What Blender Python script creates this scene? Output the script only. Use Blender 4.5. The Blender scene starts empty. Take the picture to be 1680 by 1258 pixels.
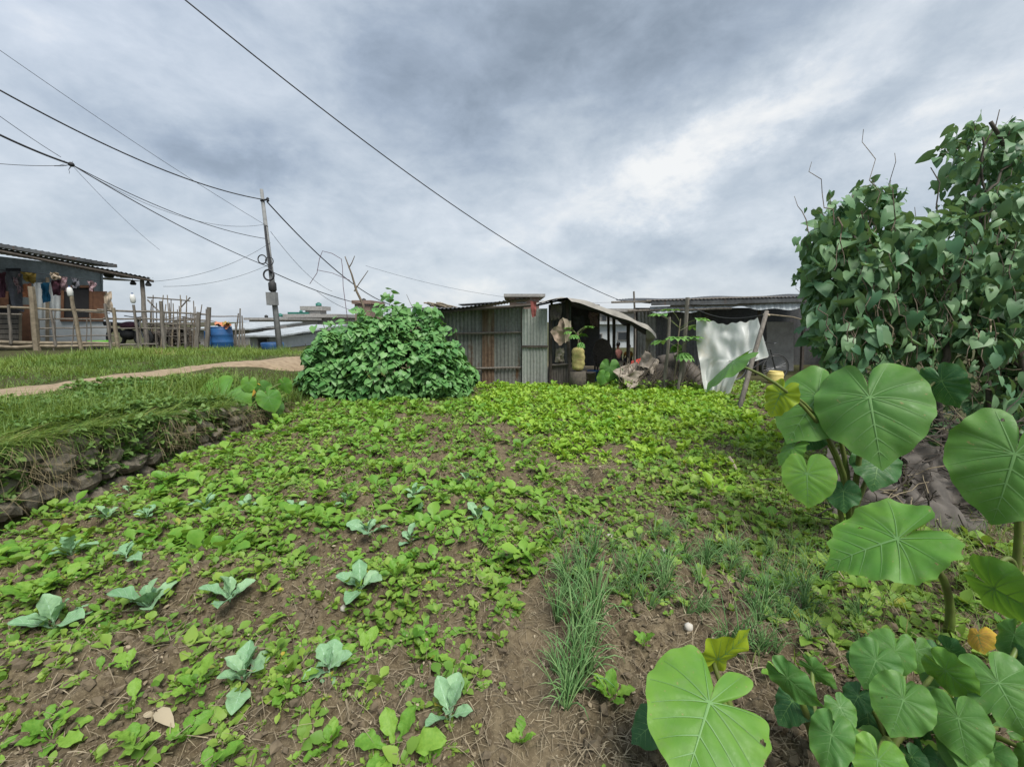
import bpy, math, random
import numpy as np
from mathutils import Vector, Matrix
random.seed(7); rng = np.random.default_rng(7)
R = math.radians
scene = bpy.context.scene
COL = scene.collection
# ------------------------------------------------------------------ camera
CAMH, FPX, PIT = 1.5, 680.0, math.atan(102/680)
CP, SP = math.cos(PIT), math.sin(PIT)
cam = bpy.data.cameras.new('camera'); cam.sensor_width = 36; cam.lens = 36*FPX/1680
cam.clip_end = 3000; cam.clip_start = .05
co = bpy.data.objects.new('camera', cam); COL.objects.link(co)
co.location = (0, 0, CAMH); co.rotation_euler = (math.pi/2-PIT, 0, 0)
scene.camera = co
EXPO = 1.6
scene.view_settings.view_transform = 'Standard'; scene.view_settings.look = 'None'
scene.view_settings.exposure = EXPO; scene.view_settings.gamma = 1
def ray(px, py):
    u, v = (px-840)/FPX, (629-py)/FPX
    return Vector((u, CP+v*SP, -SP+v*CP))
EYE = Vector((0, 0, CAMH))
def W(px, py, t): return EYE+ray(px, py)*t            # a point seen at a pixel, t metres deep
def G(px, py, z=0.0):
    d = ray(px, py); return EYE+d*((z-CAMH)/d.z)
def PL(px, py, p0, n):                                # pixel onto a plane
    d = ray(px, py); return EYE+d*((p0-EYE).dot(n)/d.dot(n))
# ------------------------------------------------------------------ noise + terrain
def hsh(i, j, s):
    h = (i.astype(np.int64)*374761393+j.astype(np.int64)*668265263+s*1274126177) & 0x7fffffff
    h = ((h ^ (h >> 13))*1274126177) & 0x7fffffff
    return ((h ^ (h >> 16)) & 0xffff)/65535.0
def vn(x, y, s=0):
    x = np.asarray(x, float); y = np.asarray(y, float)
    i, j = np.floor(x), np.floor(y); fx, fy = x-i, y-j
    fx, fy = fx*fx*(3-2*fx), fy*fy*(3-2*fy)
    a, b, c, d = hsh(i, j, s), hsh(i+1, j, s), hsh(i, j+1, s), hsh(i+1, j+1, s)
    return (a*(1-fx)+b*fx)*(1-fy)+(c*(1-fx)+d*fx)*fy
def ss(a, b, x):
    t = np.clip((x-a)/(b-a), 0, 1); return t*t*(3-2*t)
def Hm(x, y):                                          # large shape of the land
    x = np.asarray(x, float); y = np.asarray(y, float)
    hb = np.interp(y, [0, 3, 4.2, 5.8, 7, 9, 11, 14, 22], [.60, .58, .5, .33, .25, .25, .3, .3, .15])
    bank = np.interp(y, [0, 10.3, 13, 20, 60], [.66, .67, .45, .32, .1])
    up = np.interp(y, [0, 11.5, 14, 22, 60], [.75, .75, .5, .35, .1])
    steep = 1-ss(6.0, 7.6, y)
    wxa = -3.74+.05*(vn(y*1.3, y*0, 5)-.5)
    step = ss(0, 1, (wxa-x)/.12)*steep+ss(0, 1, (-3.1-x)/1.4)*(1-steep)
    z = hb*step
    z = z+(bank-hb)*ss(-3.9, -5.2, x)
    z = z+(up-bank)*ss(-6.3, -8, x)
    z = z-.09*np.exp(-((x+3.6)/.12)**2)*steep
    far = ss(40, 120, np.hypot(x, y))
    return z*(1-far)+.1*far
def clod(x, y):
    return (.055*vn(x*6, y*6, 1)+.055*vn(x*14, y*14, 2)**2+.040*np.abs(vn(x*25, y*25, 3)-.5)*2+.020*vn(x*48, y*48, 4)**1.5)
def field_rough(x, y):
    trail = np.exp(-((x-(.03-.05*(y-3))-.16*(vn(y*1.7, y*0, 7)-.5))/.13)**2)*ss(.25, .65, vn(x*2.2+5, y*1.6, 17))*.6*ss(6, 4.5, y)+.7*np.exp(-((x-.75)/.5)**2-((y-4.3)/.35)**2)
    return 1-np.clip(trail, 0, .85)
def H(x, y):
    x = np.asarray(x, float); y = np.asarray(y, float)
    inf = ss(-3.75, -3.45, x)*ss(5.2, 4.0, x)*ss(10, 9, y)
    r = field_rough(x, y)
    bed = .035*np.sin(2*math.pi*(y+.12*x+.25*vn(x*.8, y*.8, 9))/.62)*ss(.3, -.2, x)*ss(5.5, 3.5, y)
    low = .05*(vn(x*1.7, y*1.7, 8)-.5)
    return Hm(x, y)+inf*(clod(x, y)*r+bed-.03*(1-r)+low)+(1-inf)*(.03*vn(x*5, y*5, 11)+.05*(vn(x*1.1, y*1.1, 12)-.5))
def h1(x, y): return float(H(np.array([x]), np.array([y]))[0])
def GT(px, py):                                        # pixel onto the land
    d = ray(px, py); t0 = .5
    while t0 < 60:
        p = EYE+d*t0
        if p.z <= h1(p.x, p.y): break
        t0 += .03+t0*.01
    a, b = t0-(.03+t0*.012), t0
    for _ in range(12):
        m = (a+b)/2; p = EYE+d*m
        if p.z <= h1(p.x, p.y): b = m
        else: a = m
    return EYE+d*b
# ------------------------------------------------------------------ materials
def lin(c): return tuple((v/255/12.92 if v/255 <= .04045 else ((v/255+.055)/1.055)**2.4) for v in c)
class NT:
    def __init__(s, nt): s.nt = nt
    def n(s, t, **k):
        o = s.nt.nodes.new(t)
        for a, b in k.items(): setattr(o, a, b)
        return o
    def l(s, a, b): s.nt.links.new(a, b)
    def set(s, sock, v):
        if hasattr(v, 'is_output'): s.l(v, sock)
        else: sock.default_value = v
    def m(s, op, a, b=None, c=None, clamp=False):
        o = s.n('ShaderNodeMath', operation=op, use_clamp=clamp)
        for i, v in enumerate((a, b, c)):
            if v is not None: s.set(o.inputs[i], v)
        return o.outputs[0]
    def mix(s, f, a, b, mode='MIX'):
        o = s.n('ShaderNodeMix', data_type='RGBA', blend_type=mode); o.clamp_factor = True
        s.set(o.inputs[0], f)
        for i, v in ((6, a), (7, b)):
            s.set(o.inputs[i], v if hasattr(v, 'is_output') else (*v[:3], 1))
        return o.outputs[2]
    def noise(s, vec, scale, detail=4, rough=.55, dist=0):
        o = s.n('ShaderNodeTexNoise'); o.inputs['Scale'].default_value = scale
        o.inputs['Detail'].default_value = detail; o.inputs['Roughness'].default_value = rough
        o.inputs['Distortion'].default_value = dist
        if vec is not None: s.l(vec, o.inputs['Vector'])
        return o.outputs[0]
    def ramp(s, f, stops, interp='LINEAR'):
        o = s.n('ShaderNodeValToRGB'); r = o.color_ramp; r.interpolation = interp
        while len(r.elements) < len(stops): r.elements.new(.5)
        for e, (p, c) in zip(r.elements, stops):
            e.position = p; e.color = (*c[:3], 1)
        s.set(o.inputs[0], f); return o.outputs[0]
    def rng(s, v, a, b, c=0., d=1.):
        o = s.n('ShaderNodeMapRange'); s.set(o.inputs[0], v)
        for i, q in enumerate((a, b, c, d)): o.inputs[i+1].default_value = q
        return o.outputs[0]
MATS = {}
def newmat(name):
    m = bpy.data.materials.new(name); m.use_nodes = True; MATS[name] = m
    t = NT(m.node_tree); b = m.node_tree.nodes['Principled BSDF']
    tc = t.n('ShaderNodeTexCoord').outputs['Object']
    return m, t, b, tc
def bump(t, b, h, strength=.3, dist=.01):
    o = t.n('ShaderNodeBump'); o.inputs['Strength'].default_value = strength; o.inputs['Distance'].default_value = dist
    t.l(h, o.inputs['Height']); t.l(o.outputs[0], b.inputs['Normal'])
def plain(name, c, c2=None, rough=.75, scale=6, bumps=.25, metal=0, bd=.01, stretch=None):
    m, t, b, tc = newmat(name)
    c2 = c2 or tuple(v*.65 for v in c)
    if stretch:
        mp = t.n('ShaderNodeMapping'); t.l(tc, mp.inputs[0]); mp.inputs['Scale'].default_value = stretch; tc = mp.outputs[0]
    n = t.noise(tc, scale, 6, .6)
    t.l(t.mix(t.rng(n, .3, .7), c, c2), b.inputs['Base Color'])
    b.inputs['Roughness'].default_value = rough; b.inputs['Metallic'].default_value = metal
    if bumps: bump(t, b, n, bumps, bd)
    return m
def leafmat(name, c1, c2, rough=.5, trans=.25, ns=14, spots=None, back=None):
    m, t, b, tc = newmat(name)
    at = t.n('ShaderNodeAttribute', attribute_name='rnd').outputs['Fac']
    n = t.noise(tc, ns, 3, .5)
    f = t.m('ADD', t.m('MULTIPLY', at, .75), t.m('MULTIPLY', t.m('SUBTRACT', n, .5), .9), clamp=True)
    c = t.mix(f, c1, c2)
    if spots: c = t.mix(t.rng(at, .93, .97), c, spots)
    if back:
        g = t.n('ShaderNodeNewGeometry').outputs['Backfacing']
        c = t.mix(t.m('MULTIPLY', g, .8), c, back)
    t.l(c, b.inputs['Base Color']); b.inputs['Roughness'].default_value = rough
    b.inputs['Specular IOR Level'].default_value = .35
    bump(t, b, t.noise(tc, ns*6, 3, .5), .2, .004)
    tr = t.n('ShaderNodeBsdfTranslucent'); t.l(t.mix(.5, c, (c2[0]*1.3+.02, c2[1]*1.25, c2[2]*.5)), tr.inputs[0])
    mx = t.n('ShaderNodeMixShader'); mx.inputs[0].default_value = trans
    t.l(b.outputs[0], mx.inputs[1]); t.l(tr.outputs[0], mx.inputs[2])
    t.l(mx.outputs[0], m.node_tree.nodes['Material Output'].inputs[0])
    return m
def mottle(name, dust, amt, sc):
    m = MATS[name]; t = NT(m.node_tree); b = m.node_tree.nodes['Principled BSDF']; src = b.inputs['Base Color'].links[0].from_socket
    tc = t.n('ShaderNodeTexCoord').outputs['Object']
    f = t.m('MULTIPLY', t.rng(t.noise(tc, sc, 8, .7), .5, .75), amt); f2 = t.rng(t.noise(tc, sc*3.3, 3, .5), .70, .73)
    c = t.mix(f, src, dust); c = t.mix(t.m('MULTIPLY', f2, .7), c, (.30, .24, .10)); t.l(c, b.inputs['Base Color'])
    t.l(t.rng(t.noise(tc, sc*2, 4, .6), .3, .7, .38, .7), b.inputs['Roughness'])
def tin(name, c, c2, rust=(.22, .10, .045), amt=.5, rough=.5, scale=1.3):
    m, t, b, tc = newmat(name)
    mp = t.n('ShaderNodeMapping'); t.l(tc, mp.inputs[0]); mp.inputs['Scale'].default_value = (3, 3, .7)
    n = t.noise(mp.outputs[0], scale, 6, .65); n2 = t.noise(tc, 14, 5, .6)
    base = t.mix(t.rng(n2, .3, .7), c, c2)
    m3 = t.n('ShaderNodeMapping'); t.l(tc, m3.inputs[0]); m3.inputs['Scale'].default_value = (2.6, 2.6, .12); v3 = t.rng(t.noise(m3.outputs[0], 1.0, 3, .6), .3, .7)
    base = t.mix(v3, t.mix(1., base, (.66, .64, .62), 'MULTIPLY'), t.mix(1., base, (1.3, 1.28, 1.24), 'MULTIPLY'))
    r = t.rng(t.m('ADD', n, t.m('MULTIPLY', n2, .25)), .86-amt*.3, .92-amt*.2)
    t.l(t.mix(r, base, t.mix(n2, rust, tuple(v*.5 for v in rust))), b.inputs['Base Color'])
    b.inputs['Roughness'].default_value = rough; b.inputs['Metallic'].default_value = .25
    bump(t, b, n2, .25, .006)
    return m
def soilmat():
    m, t, b, tc = newmat('soil')
    z = t.n('ShaderNodeAttribute', attribute_name='zone').outputs['Fac']
    tr = t.n('ShaderNodeAttribute', attribute_name='trail').outputs['Fac']
    a = t.noise(tc, 2.2, 5, .6); f = t.noise(tc, 28, 6, .65); g = t.noise(tc, 130, 4, .6)
    c = t.mix(t.rng(a, .3, .7), (.108, .086, .053), (.205, .166, .105))
    c = t.mix(t.rng(f, .35, .7), c, (.050, .036, .021))
    c = t.mix(t.m('MULTIPLY', t.rng(g, .55, .70), .75), c, (.29, .235, .155))
    c = t.mix(t.m('MULTIPLY', tr, .75), c, t.mix(f, (.225, .18, .115), (.14, .11, .068)))
    gr = t.mix(t.rng(f, .35, .65), (.07, .085, .03), (.055, .042, .025))
    c = t.mix(z, c, gr)
    t.l(c, b.inputs['Base Color']); b.inputs['Roughness'].default_value = .95; b.inputs['Specular IOR Level'].default_value = .15
    hh = t.m('ADD', t.m('MULTIPLY', f, .7), t.m('MULTIPLY', g, .35))
    bump(t, b, hh, .8, .02); return m
soilmat()
plain('path', (.34, .26, .17), (.21, .15, .095), .95, 9, .5)
plain('clod', (.17, .134, .086), (.075, .057, .035), .95, 30, .6)
plain('straw', (.36, .30, .20), (.13, .10, .06), .85, 9, .1)
plain('stone', (.25, .215, .165), (.105, .09, .067), .9, 14, .8, bd=.03)
plain('scrap', (.55, .52, .46), (.36, .33, .28), .8, 20, .1)
tin('tin_grey', (.235, .25, .235), (.15, .155, .145), (.20, .12, .07), amt=.5)
tin('tin_door', (.33, .36, .34), (.23, .25, .235), (.27, .18, .11), amt=.34)
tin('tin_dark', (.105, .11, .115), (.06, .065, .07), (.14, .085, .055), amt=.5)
tin('tin_rust', (.21, .15, .10), (.10, .062, .04), (.33, .29, .22), amt=.75, rough=.85)
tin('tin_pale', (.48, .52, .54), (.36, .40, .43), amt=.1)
tin('tin_teal', (.19, .225, .235), (.125, .15, .16), amt=.2)
plain('wood_grey', (.20, .18, .155), (.09, .078, .064), .9, 9, .5, stretch=(3, 3, .5))
plain('bamboo', (.27, .225, .16), (.13, .105, .07), .8, 9, .3)
plain('wood_dark', (.075, .062, .05), (.035, .028, .022), .9, 9, .4)
plain('bark', (.10, .085, .065), (.045, .038, .03), .9, 16, .7)
plain('twig', (.17, .135, .095), (.07, .055, .04), .9, 16, .4)
plain('plank_brown', (.19, .088, .045), (.09, .042, .022), .8, 8, .3)
plain('opening_shade', (.012, .012, .014), (.02, .02, .022), .9, 4, 0)  # near-black colour painted for the unlit door and window openings
plain('white_wall', (.50, .53, .54), (.38, .41, .42), .85, 5, .1)
plain('concrete', (.36, .35, .33), (.23, .22, .21), .9, 6, .2)
plain('concrete_pole', (.24, .245, .24), (.15, .155, .155), .85, 6, .2)
plain('brickish', (.27, .19, .155), (.20, .135, .11), .9, 12, .2)
plain('glass_dark', (.03, .035, .04), (.05, .055, .06), .2, 3, 0)
plain('cable', (.022, .023, .027), (.03, .03, .034), .7, 9, 0)
plain('blue_plastic', (.018, .10, .27), (.012, .06, .17), .5, 5, .1)
plain('green_plastic', (.16, .52, .05), (.12, .40, .04), .5, 5, .1)
plain('tank_green', (.02, .16, .12), (.015, .11, .09), .6, 5, .1)
plain('black_rubber', (.018, .018, .019), (.03, .03, .03), .7, 9, .1)
plain('white_plastic', (.70, .70, .67), (.55, .55, .52), .6, 5, .1)
plain('yellow_plastic', (.70, .58, .20), (.55, .44, .14), .5, 5, .1)
plain('red_cloth', (.50, .06, .045), (.34, .04, .03), .9, 8, .2)
plain('faded_red', (.27, .075, .065), (.16, .05, .045), .95, 8, .2)
plain('orange_cloth', (.55, .22, .11), (.42, .16, .09), .9, 8, .2)
plain('blue_cloth', (.02, .16, .30), (.015, .10, .2), .9, 8, .2)
plain('grey_cloth', (.14, .145, .165), (.08, .08, .1), .9, 8, .2)
plain('mustard_cloth', (.36, .26, .06), (.26, .18, .04), .9, 8, .2)
plain('maroon_cloth', (.10, .03, .05), (.06, .025, .04), .9, 8, .2)
plain('print_cloth', (.40, .32, .34), (.16, .06, .08), .9, 26, .2)
plain('cream_cloth', (.48, .40, .31), (.34, .28, .21), .9, 6, .3)
plain('tan_cloth', (.42, .32, .245), (.30, .22, .165), .9, 5, .3)
plain('tarp_beige', (.40, .345, .28), (.22, .185, .15), .85, 4, .4, bd=.02)
plain('tarp_grey', (.155, .138, .12), (.05, .045, .04), .9, 5, .5, bd=.02)  # sacking colour darkened to carry the shade under the shrub
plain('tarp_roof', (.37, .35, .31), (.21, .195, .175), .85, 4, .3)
plain('tarp_shade', (.035, .045, .06), (.02, .028, .04), .85, 4, .2)  # tarpaulin darkened to paint its shaded underside
plain('net_brown', (.13, .11, .09), (.06, .052, .045), .95, 30, .5)
plain('sack_yellow', (.44, .41, .15), (.26, .19, .08), .8, 16, .3)
plain('skin', (.23, .12, .075), (.2, .1, .065), .6, 9, .0)
plain('hair', (.012, .010, .009), (.02, .016, .014), .6, 9, .1)
plain('pink_shirt', (.55, .26, .22), (.45, .2, .17), .9, 9, .1)
plain('yellow_shirt', (.52, .40, .03), (.34, .07, .04), .9, 9, .1)
plain('dark_trousers', (.05, .05, .06), (.03, .03, .04), .9, 9, .1)
plain('steel', (.25, .25, .25), (.15, .15, .15), .4, 9, .1, metal=.7)
# plastic sheet
m, t, b, tc = newmat('poly_sheet')
n = t.noise(tc, 5, 6, .6); t.l(t.mix(t.rng(t.noise(tc, 2.2, 5, .6), .52, .7), t.mix(n, (.70, .72, .70), (.54, .56, .53)), (.56, .51, .40)), b.inputs['Base Color']); b.inputs['Roughness'].default_value = .4
bump(t, b, t.noise(tc, 9, 5, .6, 1.5), .3, .012)
tr = t.n('ShaderNodeBsdfTranslucent'); tr.inputs[0].default_value = (.75, .77, .74, 1)
mx = t.n('ShaderNodeMixShader'); mx.inputs[0].default_value = .3
t.l(b.outputs[0], mx.inputs[1]); t.l(tr.outputs[0], mx.inputs[2]); t.l(mx.outputs[0], m.node_tree.nodes['Material Output'].inputs[0])
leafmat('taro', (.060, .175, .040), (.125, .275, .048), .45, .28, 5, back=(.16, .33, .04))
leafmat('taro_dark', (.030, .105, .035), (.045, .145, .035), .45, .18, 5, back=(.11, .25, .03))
leafmat('taro_bright', (.080, .225, .034), (.165, .33, .042), .42, .25, 5, back=(.22, .40, .03))
leafmat('taro_yellow', (.25, .36, .02), (.33, .42, .03), .5, .35, 5)
leafmat('dead_leaf', (.50, .22, .07), (.62, .46, .04), .7, .2, 16)
leafmat('dry_leaf', (.42, .36, .25), (.26, .2, .13), .8, .15, 10)
for q_ in ('taro', 'taro_bright', 'taro_dark'): mottle(q_, (.19, .27, .13), .4, 7)
plain('taro_vein', (.125, .265, .07), (.10, .215, .06), .5, 9, 0)
plain('petiole', (.13, .20, .035), (.10, .10, .035), .5, 8, .1)
leafmat('cabbage', (.165, .33, .165), (.29, .455, .25), .5, .15, 9)
mottle('cabbage', (.33, .45, .34), .5, 12)
plain('cabbage_vein', (.33, .49, .34), (.28, .43, .29), .5, 9, 0)
leafmat('mustard', (.105, .27, .030), (.28, .45, .070), .5, .3, 20, back=(.24, .42, .07))
leafmat('mustard_bed', (.13, .32, .022), (.43, .585, .08), .5, .3, 3)
leafmat('weed', (.085, .215, .028), (.34, .47, .085), .55, .3, 3, spots=(.45, .36, .06))
leafmat('bank_weed', (.065, .16, .035), (.24, .35, .10), .55, .3, 3, spots=(.45, .47, .25))
leafmat('bean', (.065, .195, .050), (.20, .38, .125), .45, .15, 2.2)
leafmat('vine', (.055, .15, .070), (.22, .35, .165), .45, .18, 3)
leafmat('onion', (.10, .24, .075), (.27, .41, .16), .45, .15, 6)
leafmat('grass', (.065, .15, .024), (.29, .38, .085), .55, .3, 1.2, spots=(.34, .28, .12))
leafmat('dry_grass', (.30, .245, .14), (.16, .125, .07), .8, .1, 4)
leafmat('papaya', (.10, .26, .05), (.2, .36, .1), .5, .25, 6)
# ------------------------------------------------------------------ mesh helpers
class MB:
    def __init__(s): s.v, s.f, s.m = [], [], []
    def add(s, vs, fs, mi=0):
        o = len(s.v); s.v += [tuple(p) for p in vs]; s.f += [tuple(i+o for i in f) for f in fs]; s.m += [mi]*len(fs); return s
    def box(s, c, size, M=None, mi=0):
        x, y, z = (q/2 for q in size)
        vs = [Vector(p) for p in ((-x, -y, -z), (x, -y, -z), (x, y, -z), (-x, y, -z), (-x, -y, z), (x, -y, z), (x, y, z), (-x, y, z))]
        if M is not None: vs = [M @ p for p in vs]
        c = Vector(c)
        return s.add([p+c for p in vs], [(0, 3, 2, 1), (4, 5, 6, 7), (0, 1, 5, 4), (1, 2, 6, 5), (2, 3, 7, 6), (3, 0, 4, 7)], mi)
    def prism(s, pts, n, th, mi=0):                   # flat polygon given depth th along n
        k = len(pts); n = Vector(n).normalized()*th
        a = [Vector(p) for p in pts]; bb = [p+n for p in a]
        fs = [tuple(range(k)), tuple(range(2*k-1, k-1, -1))]
        for i in range(k):
            j = (i+1) % k; fs.append((i, i+k, j+k, j))
        return s.add(a+bb, fs, mi)
    def tube(s, pts, r, n=6, mi=0, cap=True):
        pts = [Vector(p) for p in pts]; k = len(pts)
        rs = r if isinstance(r, (list, tuple)) else [r]*k
        if len(rs) == 2 and k > 2: rs = [rs[0]+(rs[1]-rs[0])*i/(k-1) for i in range(k)]
        vs = []; prev = None
        for i, p in enumerate(pts):
            d = (pts[min(i+1, k-1)]-pts[max(i-1, 0)]).normalized()
            if prev is None:
                a = d.cross(Vector((0, 0, 1)));
                if a.length < .1: a = d.cross(Vector((1, 0, 0)))
            else: a = prev-d*prev.dot(d)
            a.normalize(); prev = a; bb = d.cross(a)
            for q in range(n):
                w = 2*math.pi*q/n; vs.append(p+(a*math.cos(w)+bb*math.sin(w))*rs[i])
        fs = [(i*n+q, i*n+(q+1) % n, (i+1)*n+(q+1) % n, (i+1)*n+q) for i in range(k-1) for q in range(n)]
        if cap: fs += [tuple(range(n-1, -1, -1)), tuple(range((k-1)*n, k*n))]
        return s.add(vs, fs, mi)
    def stick(s, p, q, r, r2=None, wob=.02, n=5, k=5, mi=0):
        p, q = Vector(p), Vector(q); L = (q-p).length
        pts = [p.lerp(q, i/(k-1))+(Vector((random.uniform(-1, 1), random.uniform(-1, 1), random.uniform(-1, 1)))*wob*L*.5 if 0 < i < k-1 else Vector()) for i in range(k)]
        return s.tube(pts, [r, r2 or r*.75], n, mi)
    def grid(s, fn, nu, nv, mi=0):
        vs = [fn(i/nu, j/nv) for j in range(nv+1) for i in range(nu+1)]
        w = nu+1
        return s.add(vs, [(j*w+i, j*w+i+1, (j+1)*w+i+1, (j+1)*w+i) for j in range(nv) for i in range(nu)], mi)
    def lathe(s, c, prof, n=20, mi=0, M=None):
        c = Vector(c); vs = []
        for (r, z) in prof:
            for q in range(n):
                w = 2*math.pi*q/n; p = Vector((r*math.cos(w), r*math.sin(w), z)); vs.append(c+(M @ p if M is not None else p))
        k = len(prof)
        fs = [(i*n+q, i*n+(q+1) % n, (i+1)*n+(q+1) % n, (i+1)*n+q) for i in range(k-1) for q in range(n)]
        fs += [tuple(range(n-1, -1, -1)), tuple(range((k-1)*n, k*n))]
        return s.add(vs, fs, mi)
    def torus(s, c, M, Rr, r, n=24, k=6, mi=0):
        c = Vector(c); vs = []
        for i in range(n):
            a = 2*math.pi*i/n
            for q in range(k):
                w = 2*math.pi*q/k
                vs.append(c+M @ Vector(((Rr+r*math.cos(w))*math.cos(a), (Rr+r*math.cos(w))*math.sin(a), r*math.sin(w))))
        return s.add(vs, [(i*k+q, ((i+1) % n)*k+q, ((i+1) % n)*k+(q+1) % k, i*k+(q+1) % k) for i in range(n) for q in range(k)], mi)
    def corr(s, p0, u, v, pitch=.08, amp=.012, mi=0, nv=2, seg=6, sag=None):
        p0, u, v = Vector(p0), Vector(u), Vector(v); n = u.cross(v).normalized()
        nu = max(4, int(u.length/pitch*seg))
        return s.grid(lambda a, b: p0+u*a+v*b+n*(amp*math.sin(2*math.pi*a*u.length/pitch)+(sag(a, b) if sag else 0)), nu, nv, mi)
ORG = {}
def obj(name, mb, mats, parent=None, smooth=False, rnd=None):
    o0 = ORG.get(parent.name, Vector()) if parent else Vector()
    if isinstance(mb, MB):
        me = bpy.data.meshes.new(name)
        me.from_pydata([(p[0]-o0.x, p[1]-o0.y, p[2]-o0.z) for p in mb.v], [], mb.f)
        me.polygons.foreach_set('material_index', mb.m)
        if smooth: me.polygons.foreach_set('use_smooth', [True]*len(mb.f))
        if rnd is not None:
            me.attributes.new('rnd', 'FLOAT', 'POINT').data.foreach_set('value', np.full(len(mb.v), rnd) if np.isscalar(rnd) else rnd)
        me.update()
    else: me = mb
    for mm in (mats if isinstance(mats, (list, tuple)) else [mats]): me.materials.append(MATS[mm])
    o = bpy.data.objects.new(name, me); COL.objects.link(o)
    if parent: o.parent = parent; ORG[o.name] = o0
    return o
def tag(o, label=None, cat=None, group=None, kind=None):
    if label: o['label'] = label
    if cat: o['category'] = cat
    if group: o['group'] = group
    if kind: o['kind'] = kind
    return o
def thing(name, label, cat, loc, group=None):
    o = bpy.data.objects.new(name, None); COL.objects.link(o); o.empty_display_size = .1
    o.location = loc; ORG[o.name] = Vector(loc); return tag(o, label, cat, group)
def npmesh(name, V, F, rnd=None, smooth=True):         # V (n,3), F (m,k) numpy
    me = bpy.data.meshes.new(name); n, (m_, k) = len(V), F.shape
    me.vertices.add(n); me.vertices.foreach_set('co', np.ascontiguousarray(V, np.float32).ravel())
    me.loops.add(m_*k); me.loops.foreach_set('vertex_index', np.ascontiguousarray(F, np.int32).ravel())
    me.polygons.add(m_); me.polygons.foreach_set('loop_start', np.arange(0, m_*k, k, dtype=np.int32))
    me.polygons.foreach_set('use_smooth', np.full(m_, smooth))
    if rnd is not None: me.attributes.new('rnd', 'FLOAT', 'POINT').data.foreach_set('value', np.asarray(rnd, np.float32))
    me.update(calc_edges=True); me.validate(); return me
def nrm(a): return a/np.maximum(np.linalg.norm(a, axis=-1, keepdims=True), 1e-9)
def basis(T, N):
    Y = nrm(T); X = nrm(np.cross(Y, N)); Z = np.cross(X, Y); return X, Y, Z
def scat(tmpl, P, X, Y, Z, S, rnd):
    tv, tf = tmpl; m_ = len(P); S = np.asarray(S, float)
    if S.ndim == 1: S = np.repeat(S[:, None], 3, 1)
    V = P[:, None, :]+(tv[None, :, 0, None]*S[:, 0, None, None])*X[:, None, :]+(tv[None, :, 1, None]*S[:, 1, None, None])*Y[:, None, :]+(tv[None, :, 2, None]*S[:, 2, None, None])*Z[:, None, :]
    F = tf[None]+(np.arange(m_)*len(tv))[:, None, None]
    return V.reshape(-1, 3), F.reshape(-1, tf.shape[1]), np.repeat(rnd, len(tv))
def joinv(parts):
    Vs, Fs, Rs, o = [], [], [], 0
    for V, F, r in parts:
        Vs.append(V); Fs.append(F+o); Rs.append(r); o += len(V)
    return np.concatenate(Vs), np.concatenate(Fs), np.concatenate(Rs)
# leaf templates: +Y towards the tip, +Z the upper face
def strip_leaf(prof, fold=.2, droop=.3, seed=0, crink=.0, cols=3, back=0.0):
    rs = np.random.default_rng(seed); vs = []
    for (y, w) in prof:
        for c in range(cols):
            a = (c/(cols-1)-.5)*2
            z = fold*abs(a)*w-droop*y*y+crink*rs.uniform(-1, 1)
            yy = y-(back*abs(a) if y < .12 else 0)
            vs.append((a*w, yy+crink*.4*rs.uniform(-1, 1), z))
    n = len(prof); fs = [(i*cols+c, i*cols+c+1, (i+1)*cols+c+1, (i+1)*cols+c) for i in range(n-1) for c in range(cols-1)]
    return np.array(vs, float), np.array(fs)
T_HEART = [strip_leaf([(0, .22), (.06, .40), (.25, .50), (.5, .43), (.78, .22), (1, .02)], f, d, i, .02, back=.2) for i, (f, d) in enumerate([(.25, .25), (.1, .45), (-.15, .3)])]
T_SPAT = [strip_leaf([(0, .025), (.3, .03), (.38, .12), (.46, .09), (.58, .24), (.75, .30), (.9, .22), (1, .05)], .35, d, i+10, .03, 5) for i, d in enumerate((.15, .4, .6))]
T_SPRT = [strip_leaf([(0, .03), (.4, .06), (.6, .30), (.85, .28), (1, .06)], .3, d, i+20, .04) for i, d in enumerate((.1, .35))]
T_BLADE = [strip_leaf([(0, .5), (.35, .45), (.7, .3), (1, .03)], 0, d, i+30, 0, 2) for i, d in enumerate((.1, .35, .7))]
T_OVAL = [strip_leaf([(0, .04), (.2, .22), (.5, .32), (.8, .2), (1, .03)], .25, d, i+40, .02) for i, d in enumerate((.1, .4))]
def randu(n, a=0, b=1): return rng.uniform(a, b, n)
def rosette(P, nl, size, elev, tmpls, spread=.15):
    """leaves of many small plants; P (m,3) bases -> joined arrays"""
    parts = []
    m_ = len(P); idx = np.repeat(np.arange(m_), nl); k = len(idx)
    az = np.tile(np.arange(nl)*2.4, m_)+np.repeat(randu(m_, 0, 6.28), nl)+randu(k, -.5, .5)
    el = randu(k, *elev); s = np.repeat(size, nl)*randu(k, .6, 1.15)
    T = np.stack([np.cos(az)*np.cos(el), np.sin(az)*np.cos(el), np.sin(el)], 1)
    N = np.stack([-np.cos(az)*np.sin(el), -np.sin(az)*np.sin(el), np.cos(el)], 1)+rng.normal(0, .25, (k, 3))
    X, Y, Z = basis(T, N); pr = np.repeat(randu(m_), nl); r = np.clip(pr*.6+randu(k)*.4, 0, 1)
    ch = rng.integers(0, len(tmpls), k)
    for i, tm in enumerate(tmpls):
        q = ch == i
        if q.any(): parts.append(scat(tm, P[idx][q]+T[q]*s[q, None]*.02, X[q], Y[q], Z[q], s[q], r[q]))
    return joinv(parts)
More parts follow.
